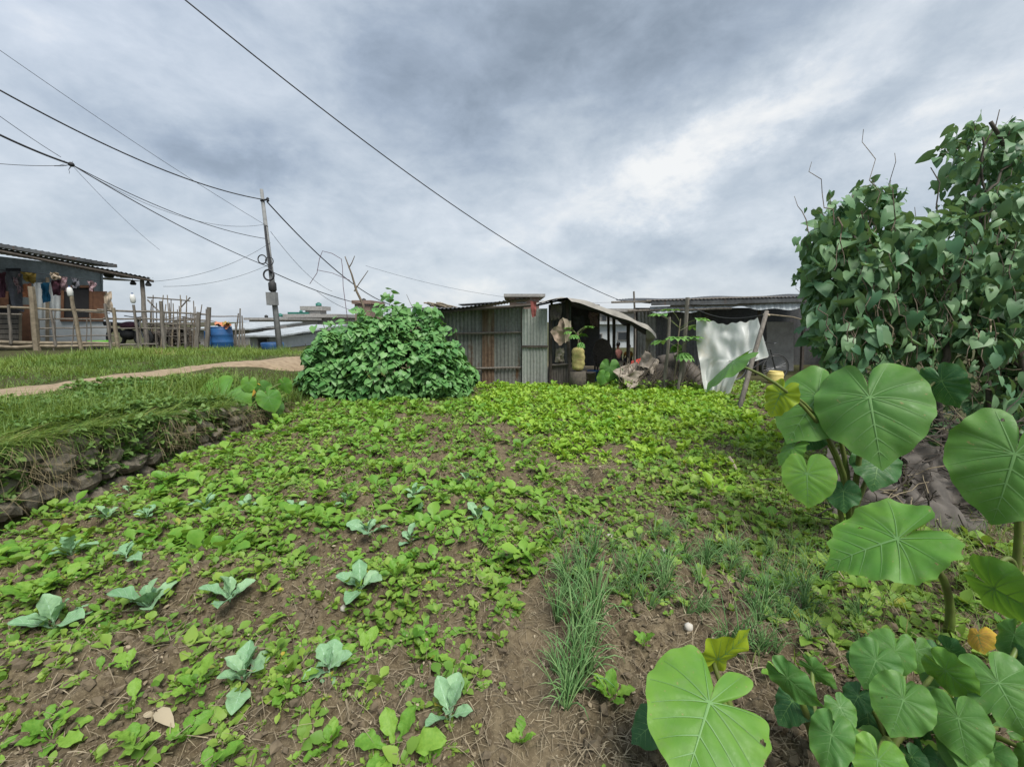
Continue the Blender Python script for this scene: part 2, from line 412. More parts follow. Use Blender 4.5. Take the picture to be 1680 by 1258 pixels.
def blades(P, L, wd, tmpls, lean=(.05, .6), rr=None):
    k = len(P); az = randu(k, 0, 6.28); le = randu(k, *lean)
    T = np.stack([np.cos(az)*np.sin(le), np.sin(az)*np.sin(le), np.cos(le)], 1)
    N = np.stack([-np.cos(az)*np.cos(le), -np.sin(az)*np.cos(le), np.sin(le)], 1)*-1
    X, Y, Z = basis(T, N); r = randu(k) if rr is None else rr
    S = np.stack([wd, L, L], 1); ch = rng.integers(0, len(tmpls), k); parts = []
    for i, tm in enumerate(tmpls):
        q = ch == i
        tm2 = (tm[0]*np.array([1, 1, -1]), tm[1])
        if q.any(): parts.append(scat(tm2, P[q], X[q], Y[q], Z[q], S[q], r[q]))
    return joinv(parts)
def onland(x, y, dz=0): return np.stack([x, y, H(x, y)+dz], 1)
def stuff(name, arr, mat, label, cat):
    o = obj(name, npmesh(name, *arr), mat); return tag(o, label, cat, kind='stuff')
# ------------------------------------------------------------------ ground sheet
xs = np.concatenate([-np.geomspace(420, 7.2, 34), np.arange(-7.1, -3.95, .06), np.arange(-3.94, 3.2, .0145), np.arange(3.2, 6, .06), np.geomspace(6.05, 420, 34)])
ys = [-40., -20, -8, -3, -1, 0, .4]; y = .6
while y < 9.3: ys.append(y); y += max(.012, .0085*y)
while y < 16: ys.append(y); y += .15
ys = np.array(ys+list(np.geomspace(16.2, 600, 40)))
GX, GY = np.meshgrid(xs, ys); gz = H(GX, GY)
V = np.stack([GX.ravel(), GY.ravel(), gz.ravel()], 1); nx = len(xs)
a = (np.arange(len(ys)-1)[:, None]*nx+np.arange(nx-1)[None]).ravel()
F = np.stack([a, a+1, a+nx+1, a+nx], 1)
me = npmesh('ground', V, F)
fx, fy = V[:, 0], V[:, 1]
zone = np.clip(1-ss(-3.8, -3.5, fx)*ss(6.5, 4.5, fx)*ss(17, 13, fy), 0, 1)
me.attributes.new('zone', 'FLOAT', 'POINT').data.foreach_set('value', zone.astype(np.float32))
trl = (1-field_rough(fx, fy))*(1-zone)+.6*ss(9.3, 10, fy)*ss(-2, 0, fx)*(1-zone)
me.attributes.new('trail', 'FLOAT', 'POINT').data.foreach_set('value', np.clip(trl, 0, 1).astype(np.float32))
tag(obj('ground', me, 'soil'), kind='structure')
# dirt path on the bank
def pathx(y): return np.interp(y, [-2, 3, 4.74, 5.95, 7.45, 8.85, 10.5, 13, 18], [-7.4, -6.4, -5.95, -5.65, -5.4, -4.9, -4.5, -4.0, -3.6])
py_ = np.arange(1.5, 14, .08); wl, wr = .42*(.75+.6*vn(py_*1.3, py_*0, 21)), .42*(.75+.6*vn(py_*1.3, py_*0+9, 22))
cols = np.linspace(-1, 1, 9)
PXs = pathx(py_)[:, None]+np.where(cols[None] < 0, cols[None]*wl[:, None], cols[None]*wr[:, None]); PYs = np.repeat(py_[:, None], 9, 1)
PZ = H(PXs, PYs)+.02-.03*np.abs(cols[None])**4
V = np.stack([PXs.ravel(), PYs.ravel(), PZ.ravel()], 1); a = (np.arange(len(py_)-1)[:, None]*9+np.arange(8)[None]).ravel()
tag(obj('dirt_path', npmesh('dirt_path', V, np.stack([a, a+1, a+10, a+9], 1)), 'path'), kind='structure')
# ------------------------------------------------------------------ soil clods, straw, scraps
def ico():
    p = (1+5**.5)/2
    v = np.array([(-1, p, 0), (1, p, 0), (-1, -p, 0), (1, -p, 0), (0, -1, p), (0, 1, p), (0, -1, -p), (0, 1, -p), (p, 0, -1), (p, 0, 1), (-p, 0, -1), (-p, 0, 1)], float)
    f = np.array([(0, 11, 5), (0, 5, 1), (0, 1, 7), (0, 7, 10), (0, 10, 11), (1, 5, 9), (5, 11, 4), (11, 10, 2), (10, 7, 6), (7, 1, 8), (3, 9, 4), (3, 4, 2), (3, 2, 6), (3, 6, 8), (3, 8, 9), (4, 9, 5), (2, 4, 11), (6, 2, 10), (8, 6, 7), (9, 8, 1)])
    return nrm(v), f
IV, IF = ico()
def fpts(n, x0, x1, y0, y1, bias=1.6):
    """points over the field, denser close to the camera"""
    y = y0*(y1/y0)**(rng.random(n)**(1/bias if bias else 1)); x = randu(n, x0, x1)
    return x, y
n = 24000; x, y = fpts(n, -3.4, 3.4, .75, 6, .8)
k = rng.random(n) < field_rough(x, y)**2; x, y = x[k], y[k]; n = len(x)
s = np.clip(rng.lognormal(-4.9, .6, n), .003, .021)
A = rng.normal(0, 1, (n, 3)); Bv = rng.normal(0, 1, (n, 3)); X, Y, Z = basis(A, Bv)
tv = IV*(1+.0*IV)
parts = []
for i in range(6):
    q = np.arange(n) % 6 == i
    parts.append(scat((IV*rng.uniform(.45, 1.4, (12, 1)), IF), onland(x[q], y[q], 0)+np.array([0, 0, .2])*s[q, None], X[q], Y[q], Z[q], s[q], randu(q.sum())))
o = obj('soil_clods', npmesh('soil_clods', *joinv(parts), smooth=False), 'clod'); tag(o, 'loose brown soil clods strewn over the vegetable beds', 'soil', kind='stuff')
n = 34000; x, y = fpts(n, -3.4, 3.6, .75, 7, 1.0)
dens = vn(x*1.5, y*1.5, 31)+.55*np.exp(-((x-.9)/.8)**2-((y-4.2)/.5)**2)+.3*(x > .3)+.1
k = rng.random(n) < ss(.3, .8, dens); x, y = x[k], y[k]; n = len(x)
stuff('straw_litter', blades(onland(x, y, .012), randu(n, .02, .12), randu(n, .0012, .0032), T_BLADE, (1.25, 1.7)), 'straw', 'dry straw and dead stems littering the bare soil', 'straw')
n = 3200; x, y = fpts(n, -3.2, 3.4, .8, 6, .8)
stuff('leaf_litter', rosette(onland(x, y, .015), 1, np.clip(rng.lognormal(-4.4, .5, n), .006, .035), (-.3, .4), T_OVAL), 'dry_leaf', 'small withered pale leaves scattered on the soil', 'leaf litter')
# ------------------------------------------------------------------ low seedling cover + leafy greens
def green(x, y):                                       # how thickly the field is grown over
    g = .40+.95*(vn(x*1.4+3, y*1.4, 41)-.45)-.42*ss(2.5, 1.2, y)+.35*(vn(x*3, y*3, 42)-.5)
    g = g-.9*(1-field_rough(x, y))+.25*ss(3, 5.5, y)*(x < -.5)
    g = g+.5*np.exp(-((x+2.6)/.9)**2)*ss(1.2, 2.2, y)
    g = g-.35*np.exp(-((x+.9)/.9)**2-((y-6.2)/.9)**2)-.35*np.exp(-((x-.9)/.6)**2-((y-2.0)/.6)**2)
    return np.clip(g, 0, 1)
n = 46000; x, y = fpts(n, -3.55, 4, .75, 9.2, 1.2)
k = rng.random(n) < green(x, y)*np.clip(3.2*vn(x*3.1, y*3.1, 43)*vn(x*7, y*7, 44)+.10, .12, 1)*1.6*np.where((x > 1.3) & (y < 3.2), .35, 1); x, y = x[k], y[k]; n = len(x)
stuff('weed_seedlings', rosette(onland(x, y), 5, np.clip(rng.lognormal(-3.8, .55, n), .008, .065)*(1+.07*y), (.1, 1.35), T_SPRT+[T_OVAL[0], T_SPAT[1], T_SPAT[2]]), 'weed', 'low carpet of tiny yellow green weed seedlings on the soil', 'weeds')
# dense bed of mustard greens before the sheds
def inbed(x, y):
    x0 = np.interp(y, [3.6, 4.4, 5.2, 6.5, 9.5], [1.6, .25, -.2, -.55, -1.0]); x1 = np.interp(y, [2.6, 3.3, 4.5, 6, 9.5], [1.9, 2.5, 3.1, 3.9, 4.6])
    return ss(0, .35, x-x0+.5*(vn(x*2, y*2, 51)-.5))*ss(0, .4, x1-x)*ss(2.7, 5.4, y+1.3*(vn(x*1.8, y*1.8, 52)-.5))**1.5
n = 13000; x, y = randu(n, -1.5, 4.6), randu(n, 2.7, 9.2)
k = rng.random(n) < inbed(x, y)*np.clip(2.6*vn(x*2.6, y*2.6, 53)-.45+.3*ss(5, 7, y), .05, 1); x, y = x[k], y[k]; n = len(x)
stuff('mustard_bed', rosette(onland(x, y), 7, np.clip(rng.lognormal(-2.72, .36, n), .03, .15), (.3, 1.45), [(q_[0]*np.array([.8, 1, 1]), q_[1]) for q_ in T_SPAT]), 'mustard_bed', 'dense bright lime green bed of leafy mustard before the sheds', 'leafy greens')
n = 2300; x, y = randu(n, -3.4, .4), randu(n, 2.1, 7.6)
k = rng.random(n) < green(x, y)*np.clip(2.4*vn(x*2.3, y*2.3, 45)-.35, .05, 1); x, y = x[k], y[k]; n = len(x)
stuff('radish_seedlings', rosette(onland(x, y), 6, np.clip(rng.lognormal(-2.6, .42, n), .025, .16), (.3, 1.3), T_SPAT), 'mustard', 'patchy leafy seedlings over the far left part of the plot', 'leafy greens')
# individual mustard seedlings in the near field
def single(tmpl, name, mat):
    V, F = tmpl; return npmesh(name, V, F, np.full(len(V), .5))
def fine_leaf(seed, L=1.0):                            # spoon-shaped lobed leaf, fairly dense
    rs = np.random.default_rng(seed); nu, nv = 9, 16; vs = []
    ph = rs.uniform(0, 6, 4)
    for j in range(nv+1):
        t_ = j/nv
        w = np.interp(t_, [0, .25, .32, .40, .45, .55, .7, .85, .95, 1], [.018, .022, .08, .09, .05, .17, .23, .21, .13, .02])
        for i in range(nu):
            a = (i/(nu-1)-.5)*2
            e = abs(a)**3*.05*math.sin(t_*26+ph[0]+a)*(t_ > .3)
            z = .30*abs(a)*w-(.35+.2*rs.random()*.1)*t_**2.2+.018*math.sin(t_*22+ph[1])*math.cos(a*6+ph[2])*(t_ > .35)+e
            vs.append((a*w*(1+.08*math.sin(t_*30+ph[3])*abs(a)), t_, z))
    fs = [(j*nu+i, j*nu+i+1, (j+1)*nu+i+1, (j+1)*nu+i) for j in range(nv) for i in range(nu-1)]
    return np.array(vs), np.array(fs)
FINE = []
for i in range(4):
    V_, F_ = fine_leaf(i)
    for r_ in (.25, .75):
        me_ = npmesh('leaf', V_, F_, np.full(len(V_), r_)); me_.materials.append(MATS['mustard']); FINE.append(me_)
def leafobj(meshes, parent, az, el, s, off=(0, 0, 0), roll=0, sx=1.0):
    o = bpy.data.objects.new('leaf', random.choice(meshes)); COL.objects.link(o); o.parent = parent
    Y_ = Vector((math.cos(az)*math.cos(el), math.sin(az)*math.cos(el), math.sin(el)))
    N_ = Vector((-math.cos(az)*math.sin(el), -math.sin(az)*math.sin(el), math.cos(el)))
    X_ = Y_.cross(N_); M_ = Matrix((X_*sx, Y_, N_)).transposed().to_4x4() @ Matrix.Rotation(roll, 4, 'Y')
    o.matrix_basis = Matrix.Translation(Vector(off)) @ M_ @ Matrix.Scale(s, 4); return o
cab = [(247, 1003, 82), (378, 990, 78), (592, 972, 66), (402, 1122, 92), (540, 1108, 72), (738, 1185, 105), (90, 1035, 82), (118, 915, 62), (604, 880, 54),
       (672, 893, 52), (784, 856, 44), (408, 840, 42), (765, 795, 40), (208, 920, 46), (176, 855, 38), (212, 812, 26), (680, 818, 48), (566, 830, 36), (242, 852, 34), (338, 838, 40), (486, 838, 32), (690, 850, 34)]
CABP = [GT(a_, b_) for a_, b_, _ in cab]
n = 1200; x, y = fpts(n, -3.3, 2.3, .85, 4.6, .8)
gk = green(x, y)*np.where(x > .35, .45, 1)
k = rng.random(n) < gk*.95+.03; x, y = x[k], y[k]
keep = []
for xx, yy in zip(x, y):
    if all((xx-p.x)**2+(yy-p.y)**2 > .10**2 for p in CABP) and all((xx-a_)**2+(yy-b_)**2 > (.05+.012*yy)**2 for a_, b_ in keep): keep.append((xx, yy))
    if len(keep) >= 320: break
extra = [(650, 1235, .15), (750, 1090, .11), (650, 945, .12), (725, 1045, .085), (1055, 1060, .09), (600, 1075, .10), (325, 1130, .11), (85, 1215, .10), (1000, 1150, .09), (855, 1220, .08), (300, 1215, .09), (225, 1225, .09), (60, 985, .14), (110, 960, .12), (700, 1060, .09), (540, 1225, .08)]
near, far_ = [], []
for (a_, b_, s_) in extra:
    p = GT(a_, b_); near.append((p.x, p.y, s_, True))
for (xx, yy) in keep: (near if yy < 1.9 else far_).append((xx, yy, random.choice((random.uniform(.03, .06), random.uniform(.05, .1)))*(1 if yy < 2.2 else 1.25), False))
for (xx, yy, s_, big) in near:
    p = thing('mustard_seedling', 'small lime green mustard seedling with spoon shaped leaves on the bare soil', 'seedling', (xx, yy, h1(xx, yy)-.004), 'mustard seedlings in the beds')
    nl = random.randint(5, 8) if big else random.randint(3, 6); a0 = random.uniform(0, 6.28)
    for i in range(nl): leafobj(FINE, p, a0+i*2.4+random.uniform(-.3, .3), random.uniform(.45, 1.4), s_*random.uniform(.65, 1.25), roll=random.uniform(-.4, .4))
SEED = []
for i in range(7):
    V_, F_, r_ = rosette(np.zeros((1, 3)), 5+i % 3, np.array([1.0]), (.3, 1.2), T_SPAT)
    me_ = npmesh('mustard_seedling', V_, F_, r_); me_.materials.append(MATS['mustard']); SEED.append(me_)
for (xx, yy, s_, _) in far_:
    o = bpy.data.objects.new('mustard_seedling', random.choice(SEED)); COL.objects.link(o)
    o.location = (xx, yy, h1(xx, yy)-.004); o.rotation_euler = (0, 0, random.uniform(0, 6.28)); o.scale = [s_]*3
    tag(o, 'small lime green mustard seedling with spoon shaped leaves on the bare soil', 'seedling', 'mustard seedlings in the beds')
# ------------------------------------------------------------------ cauliflower seedlings
def cab_leaf(seed):
    rs = np.random.default_rng(seed); nu, nv = 11, 18; mb = MB(); ph = rs.uniform(0, 6, 5)
    def zf(a, t_):
        w = np.interp(t_, [0, .18, .28, .45, .65, .82, .94, 1], [.022, .025, .10, .22, .29, .25, .13, .02])
        z = .42*abs(a)**1.3*w-.22*t_**2.4+.03*abs(a)**2*math.sin(t_*17+ph[0]+(2 if a > 0 else 0))+.012*math.sin(t_*30+ph[1])*math.sin(a*7+ph[2])
        return Vector((a*w*(1+.10*math.sin(t_*21+ph[3]+(1.5 if a > 0 else 0))*abs(a)), t_, z))
    mb.grid(lambda i, j: zf((i-.5)*2, j), nu-1, nv)
    def vein(p, q, w0, w1, k=9):
        def f(i, j):
            a_ = p[0]+(q[0]-p[0])*j; t_ = p[1]+(q[1]-p[1])*j; v_ = zf(a_, min(t_, .99)); ww = w0+(w1-w0)*j
            return v_+Vector(((i-.5)*2*ww, 0, .006-.010*abs(i-.5)))
        mb.grid(f, 2, k, 1)
    vein((0, 0), (0, .95), .020, .004)
    for t0 in (.32, .45, .58, .7):
        for sg in (-1, 1): vein((0, t0), (sg*.8, t0+.18), .005, .002, 6)
    me_ = bpy.data.meshes.new('leaf'); me_.from_pydata([tuple(v) for v in mb.v], [], mb.f)
    me_.polygons.foreach_set('material_index', mb.m); me_.polygons.foreach_set('use_smooth', [True]*len(mb.f))
    me_.attributes.new('rnd', 'FLOAT', 'POINT').data.foreach_set('value', np.full(len(mb.v), rs.random()))
    me_.materials.append(MATS['cabbage']); me_.materials.append(MATS['cabbage_vein']); me_.update(); return me_
CABL = [cab_leaf(100+i) for i in range(6)]
cabdesc = ['with a tall pointed leaf, second in its row', 'with a low leaf drooping over lime seedlings, third in row', 'with a single upright leaf beside bright yellow green greens',
           'with two broad upright leaves, largest one near a beige dead leaf', 'with folded grey leaves beside a dead brown stem', 'with long lower leaves sprawling on stalks, nearest to the camera',
           'spreading flat leaves, closest to the picture corner', 'with two paddle leaves near the stone wall end', 'half hidden in greens left of the other round leaved one', 'with two round leaves above the bright yellow green clump',
           'beside the bare trodden strip in mid field', 'alone with thin upright leaves below the bank', 'standing tall and narrow beside the trodden strip', 'ragged one just behind the row of larger plants', 'single flat leaf at the plot edge by the wall', 'smallest one on the rim of the plot under the wall',
           'with pale round leaves in the thick greens of mid plot', 'small one left of the thick pale clump', 'small one tucked into seedlings near the plot edge', 'with a forked pair of leaves behind seedlings by the wall', 'tiny one right of the lone plant', 'low one below the pale round leaved plant']
for (a_, b_, w_), p, ds in zip(cab, CABP, cabdesc):
    root = thing('cauliflower_seedling', 'blue green cauliflower seedling '+ds, 'cauliflower plant', (p.x, p.y, p.z-.005), 'cauliflower seedlings in rows')
    depth = (p-EYE).dot(Vector((0, CP, -SP))); L = w_/FPX*depth*.64
    L *= random.uniform(1.0, 1.25); nl = random.choice((6, 7, 8)) if w_ > 60 else random.choice((4, 5, 6)); a0 = random.uniform(0, 6.28)
    for i in range(nl):
        inner = i/(nl-1)
        leafobj(CABL, root, a0+i*2.4+random.uniform(-.25, .25), .45+inner*.85+random.uniform(-.25, .2), L*(1.0-.3*inner)*random.uniform(.7, 1.15), off=(0, 0, .015+.03*inner), roll=random.uniform(-.4, .4), sx=random.uniform(.8, 1.1))
# ------------------------------------------------------------------ spring onions
ONI = []
for i in range(6):
    mb = MB(); nb = random.randint(9, 15)
    for q in range(nb):
        az = random.uniform(0, 6.28); ln = random.uniform(.6, 1.05); lean = random.uniform(.05, .6); cv = random.choice((random.uniform(.1, .8), random.uniform(.8, 3.2)))
        pts = []; p = Vector((random.uniform(-.03, .03), random.uniform(-.03, .03), 0)); ang = lean
        for k_ in range(7):
            pts.append(p.copy()); p = p+Vector((math.cos(az)*math.sin(ang), math.sin(az)*math.sin(ang), math.cos(ang)))*ln/6; ang += cv*k_/9
        mb.tube(pts, [.009, .011, .0105, .0095, .0075, .005, .0015], 5)
    me_ = bpy.data.meshes.new('spring_onion'); me_.from_pydata(mb.v, [], mb.f); me_.polygons.foreach_set('use_smooth', [True]*len(mb.f))
    me_.attributes.new('rnd', 'FLOAT', 'POINT').data.foreach_set('value', np.repeat(rng.random(nb), 35)[:len(mb.v)]); me_.materials.append(MATS['onion']); ONI.append(me_)
oni = [(925+random.uniform(-18, 55), 930+i*9+random.uniform(-8, 8)) for i in range(26)]+[(random.uniform(920, 1390), random.triangular(865, 1020, 920)) for i in range(95)]+[(random.uniform(1150, 1420), random.uniform(980, 1090)) for i in range(26)]
for (a_, b_) in oni:
    p = GT(a_, b_); o = bpy.data.objects.new('spring_onion', random.choice(ONI)); COL.objects.link(o)
    o.location = (p.x, p.y, p.z-.01); o.rotation_euler = (0, 0, random.uniform(0, 6.28)); s_ = random.uniform(.13, .24)*(1.35 if a_ < 985 else 1); o.scale = (s_, s_, s_)
    tag(o, 'clump of thin blue green spring onion blades among dry litter', 'spring onion', 'spring onion clumps')
# ------------------------------------------------------------------ grass on bank, weeds, dry grass on wall
def bank_pts(n):
    y = 1.6*(13/1.6)**rng.random(n); x = randu(n, -9.5, -3.0); return x, y
n = 130000; x, y = bank_pts(n)
pd = np.abs(x-pathx(y)); k = (x < np.interp(y, [0, 6, 7.5, 13], [-3.85, -3.85, -3.6, -3.3])) & (pd > .16+.5*vn(x*3.5, y*3.5, 61)) & (y < np.interp(x, [-9, -7], [10.6, 11.5])+1.5)
k &= rng.random(n) < .35+.8*vn(x*1.5, y*1.5, 62)+.3*(pd > .9)
x, y = x[k], y[k]; n = len(x)
L = randu(n, .04, .22)*(.3+1.5*vn(x*1.6, y*1.6, 63)**2+.9*vn(x*5, y*5, 163)**2.5)*np.interp(np.abs(x-pathx(y)), [.2, .5, .9, 1.3], [.25, .3, .6, 1])*np.where(x > -4.6, 1.5, 1)*np.where(x < -6.5, .8, 1)
rr = np.clip(.9*vn(x*1.4, y*1.4, 64)+.45*rng.random(n)-.22, 0, 1)
stuff('bank_grass', blades(onland(x, y, -.005), L, randu(n, .003, .007)*(1+.10*y), T_BLADE, (.05, 1.0), rr), 'grass', 'green grass covering the bank on both sides of the dirt path', 'grass')
n = 17000; x, y = randu(n, -5.4, -3.7), 1.8*(6.8/1.8)**rng.random(n)
k = (rng.random(n) < ss(.35, .6, vn(x*1.4, y*1.4, 65)+.15*(y < 3.6))) & (np.abs(x-pathx(y)) > .85); x, y = x[k], y[k]; n = len(x)
stuff('bank_weeds', rosette(onland(x, y, .04)+np.array([0, 0, .10])*rng.random((n, 1)), 6, randu(n, .018, .065), (-.3, 1.3), T_OVAL), 'bank_weed', 'broad leaved weeds tangled in the grass above the stone wall', 'weeds')
n = 4200; y = 1.6*(6.6/1.6)**rng.random(n); x = -3.74+randu(n, -.06, .08)
k = rng.random(n) < np.clip(2.0*vn(y*1.6, y*0, 66)-.65, .06, .8); y, x = y[k], x[k]; n = len(x)
z0 = Hm(np.full(n, -3.9), y)*rng.uniform(.35, 1.08, n)
P = np.stack([x+.08, y, z0], 1); az = randu(n, -1.3, 1.3); T = np.stack([np.cos(az)*.55, np.sin(az)*.55, -.8+randu(n, -.5, .9)], 1); N = np.stack([np.ones(n), np.zeros(n), np.full(n, .6)], 1)+rng.normal(0, .3, (n, 3))
X, Y, Z = basis(T, N); L = randu(n, .05, .30)
stuff('hanging_dry_grass', scat(T_BLADE[1], P, X, Y, Z, np.stack([np.full(n, .004), L, L], 1), randu(n)), 'dry_grass', 'dry dead grass and roots hanging down over the stone wall', 'dry grass')
n = 10000; y = 1.6*(6.6/1.6)**rng.random(n); k = rng.random(n) < np.clip(2*vn(y*2.1, y*0, 67)-.3, .1, .95); y = y[k]; n = len(y); x = randu(n, -3.98, -3.68)
z0 = Hm(np.full(n, -3.95), y)+.02
P = np.stack([x, y, z0], 1); az = randu(n, -1.2, 1.2); T = np.stack([np.cos(az)*.8, np.sin(az)*.8, randu(n, -.45, 1.3)], 1); N = np.stack([np.full(n, .3), np.zeros(n), np.ones(n)], 1)
X, Y, Z = basis(T, N); L = np.clip(rng.lognormal(-2.1, .45, n), .05, .3)
stuff('wall_top_grass', scat(T_BLADE[2], P, X, Y, Z, np.stack([np.full(n, .006), L, L], 1), randu(n)), 'grass', 'long grass leaning out over the top edge of the stone wall', 'grass')
n = 10000; x, y = randu(n, -2.5, 3.3), randu(n, .9, 4.6); k = rng.random(n) < np.clip(2.2*vn(x*1.6, y*1.6, 75)-.75+.35*(x > .4), .04, 1); x, y = x[k], y[k]; n = len(x)
stuff('dry_litter', blades(onland(x, y, .015), randu(n, .03, .15), randu(n, .0018, .0055), T_BLADE, (1.1, 1.65)), 'straw', 'pale dry stalks and leaf scraps lying over the soil', 'straw')
n = 9000; cy_ = 1.7*(6.5/1.7)**rng.random(90); cx_ = -3.95-randu(90, 0, 1.0)*rng.random(90); ii = rng.integers(0, 90, n); hs_ = randu(90, .5, 1.25)
x, y = cx_[ii]+rng.normal(0, .07, n), cy_[ii]+rng.normal(0, .07, n)
stuff('tall_bank_grass', blades(onland(x, y, -.005), randu(n, .12, .34)*hs_[ii], randu(n, .003, .0065), T_BLADE, (.02, .8), np.clip(.55*(hs_[ii]-.5)+.5*rng.random(n), 0, .92)), 'grass', 'taller grass tufts standing above the wall along the bank edge', 'grass')
n = 1500; y = 1.6*(6.6/1.6)**rng.random(n); k = rng.random(n) < np.clip(2.2*vn(y*1.9, y*0, 68)-.4, .05, 1); y = y[k]; n = len(y)
P = np.stack([-3.67+randu(n, -.05, .05), y, Hm(np.full(n, -3.95), y)*randu(n, .25, 1.1)], 1)
stuff('wall_weeds', rosette(P, 5, randu(n, .025, .075), (-.5, 1.2), T_OVAL), 'bank_weed', 'small green weeds sprouting between the stones of the wall', 'weeds')
# rough grass around the taro on the right
n = 6000; x, y = randu(n, 1.0, 3.4), randu(n, 1.5, 4.2)
k = rng.random(n) < ss(.9, 2.2, x-.0*y+.6*(vn(x*2, y*2, 71)-.5)); x, y = x[k], y[k]; n = len(x)
m3 = 3200; xq, yq = randu(m3, 1.2, 6), randu(m3, 5.5, 11.2); kq = rng.random(m3) < np.clip(1.6*vn(xq*1.5, yq*1.5, 73)-.2, 0, 1); xq, yq = xq[kq], yq[kq]; nq = len(xq)
stuff('yard_weeds', rosette(onland(xq, yq), 5, randu(nq, .04, .10), (.1, 1.2), T_OVAL), 'weed', 'weeds and scrub on the bare yard round the leaning post', 'weeds')
stuff('rough_grass', blades(onland(x, y, -.005), randu(n, .06, .22), randu(n, .002, .005), T_BLADE, (.1, .9)), 'grass', 'rough green grass growing round the feet of the taro plants', 'grass')
n = 900; x, y = randu(n, 1.2, 3.2), randu(n, 1.6, 4.4)
stuff('taro_side_weeds', rosette(onland(x, y), 6, randu(n, .04, .085), (.1, 1.1), T_OVAL), 'weed', 'leafy green weeds under and beside the large taro leaves', 'weeds')
# ------------------------------------------------------------------ stone wall
mb = MB()
y = 1.2
rows = 4
for r_ in range(rows):
    y = 1.3+r_*.11
    while y < 6.6:
        w_ = random.uniform(.14, .36); hb_ = float(Hm(np.array([-3.95]), np.array([y]))[0]); hh = (hb_+.10)/rows
        if random.random() < .74:
            c = Vector((-3.735+random.uniform(-.05, .03), y+w_/2, -.10+hh*(r_+.5)+random.uniform(-.015, .015)))
            sx, sy, sz = .10, w_*random.uniform(.38, .54), hh*random.uniform(.4, .62)
            rs = np.random.default_rng(int(y*1000)+r_); vs = []
            nn, kk = 9, 5
            q4 = random.uniform(-.45, .45)
            for j in range(kk+1):
                ph = math.pi*j/kk
                for i in range(nn):
                    th = 2*math.pi*i/nn
                    d = Vector((math.sin(ph)*math.cos(th), math.sin(ph)*math.sin(th), math.cos(ph)))
                    e = (abs(d.x)**4+abs(d.y)**4+abs(d.z)**4)**(-.25)
                    d = d*e*(1+.30*(rs.random()-.5)); vv = Vector((d.x*sx, d.y*sy, d.z*sz))
                    vv = Matrix.Rotation(q4, 3, 'X') @ vv; vs.append(c+vv)
            mb.add(vs, [(j*nn+i, j*nn+(i+1) % nn, (j+1)*nn+(i+1) % nn, (j+1)*nn+i) for j in range(kk) for i in range(nn)])
        y += w_*.98
tag(obj('stone_wall', mb, 'stone'), 'low dry stone retaining wall of rough brown stones below the grassy bank', 'wall')
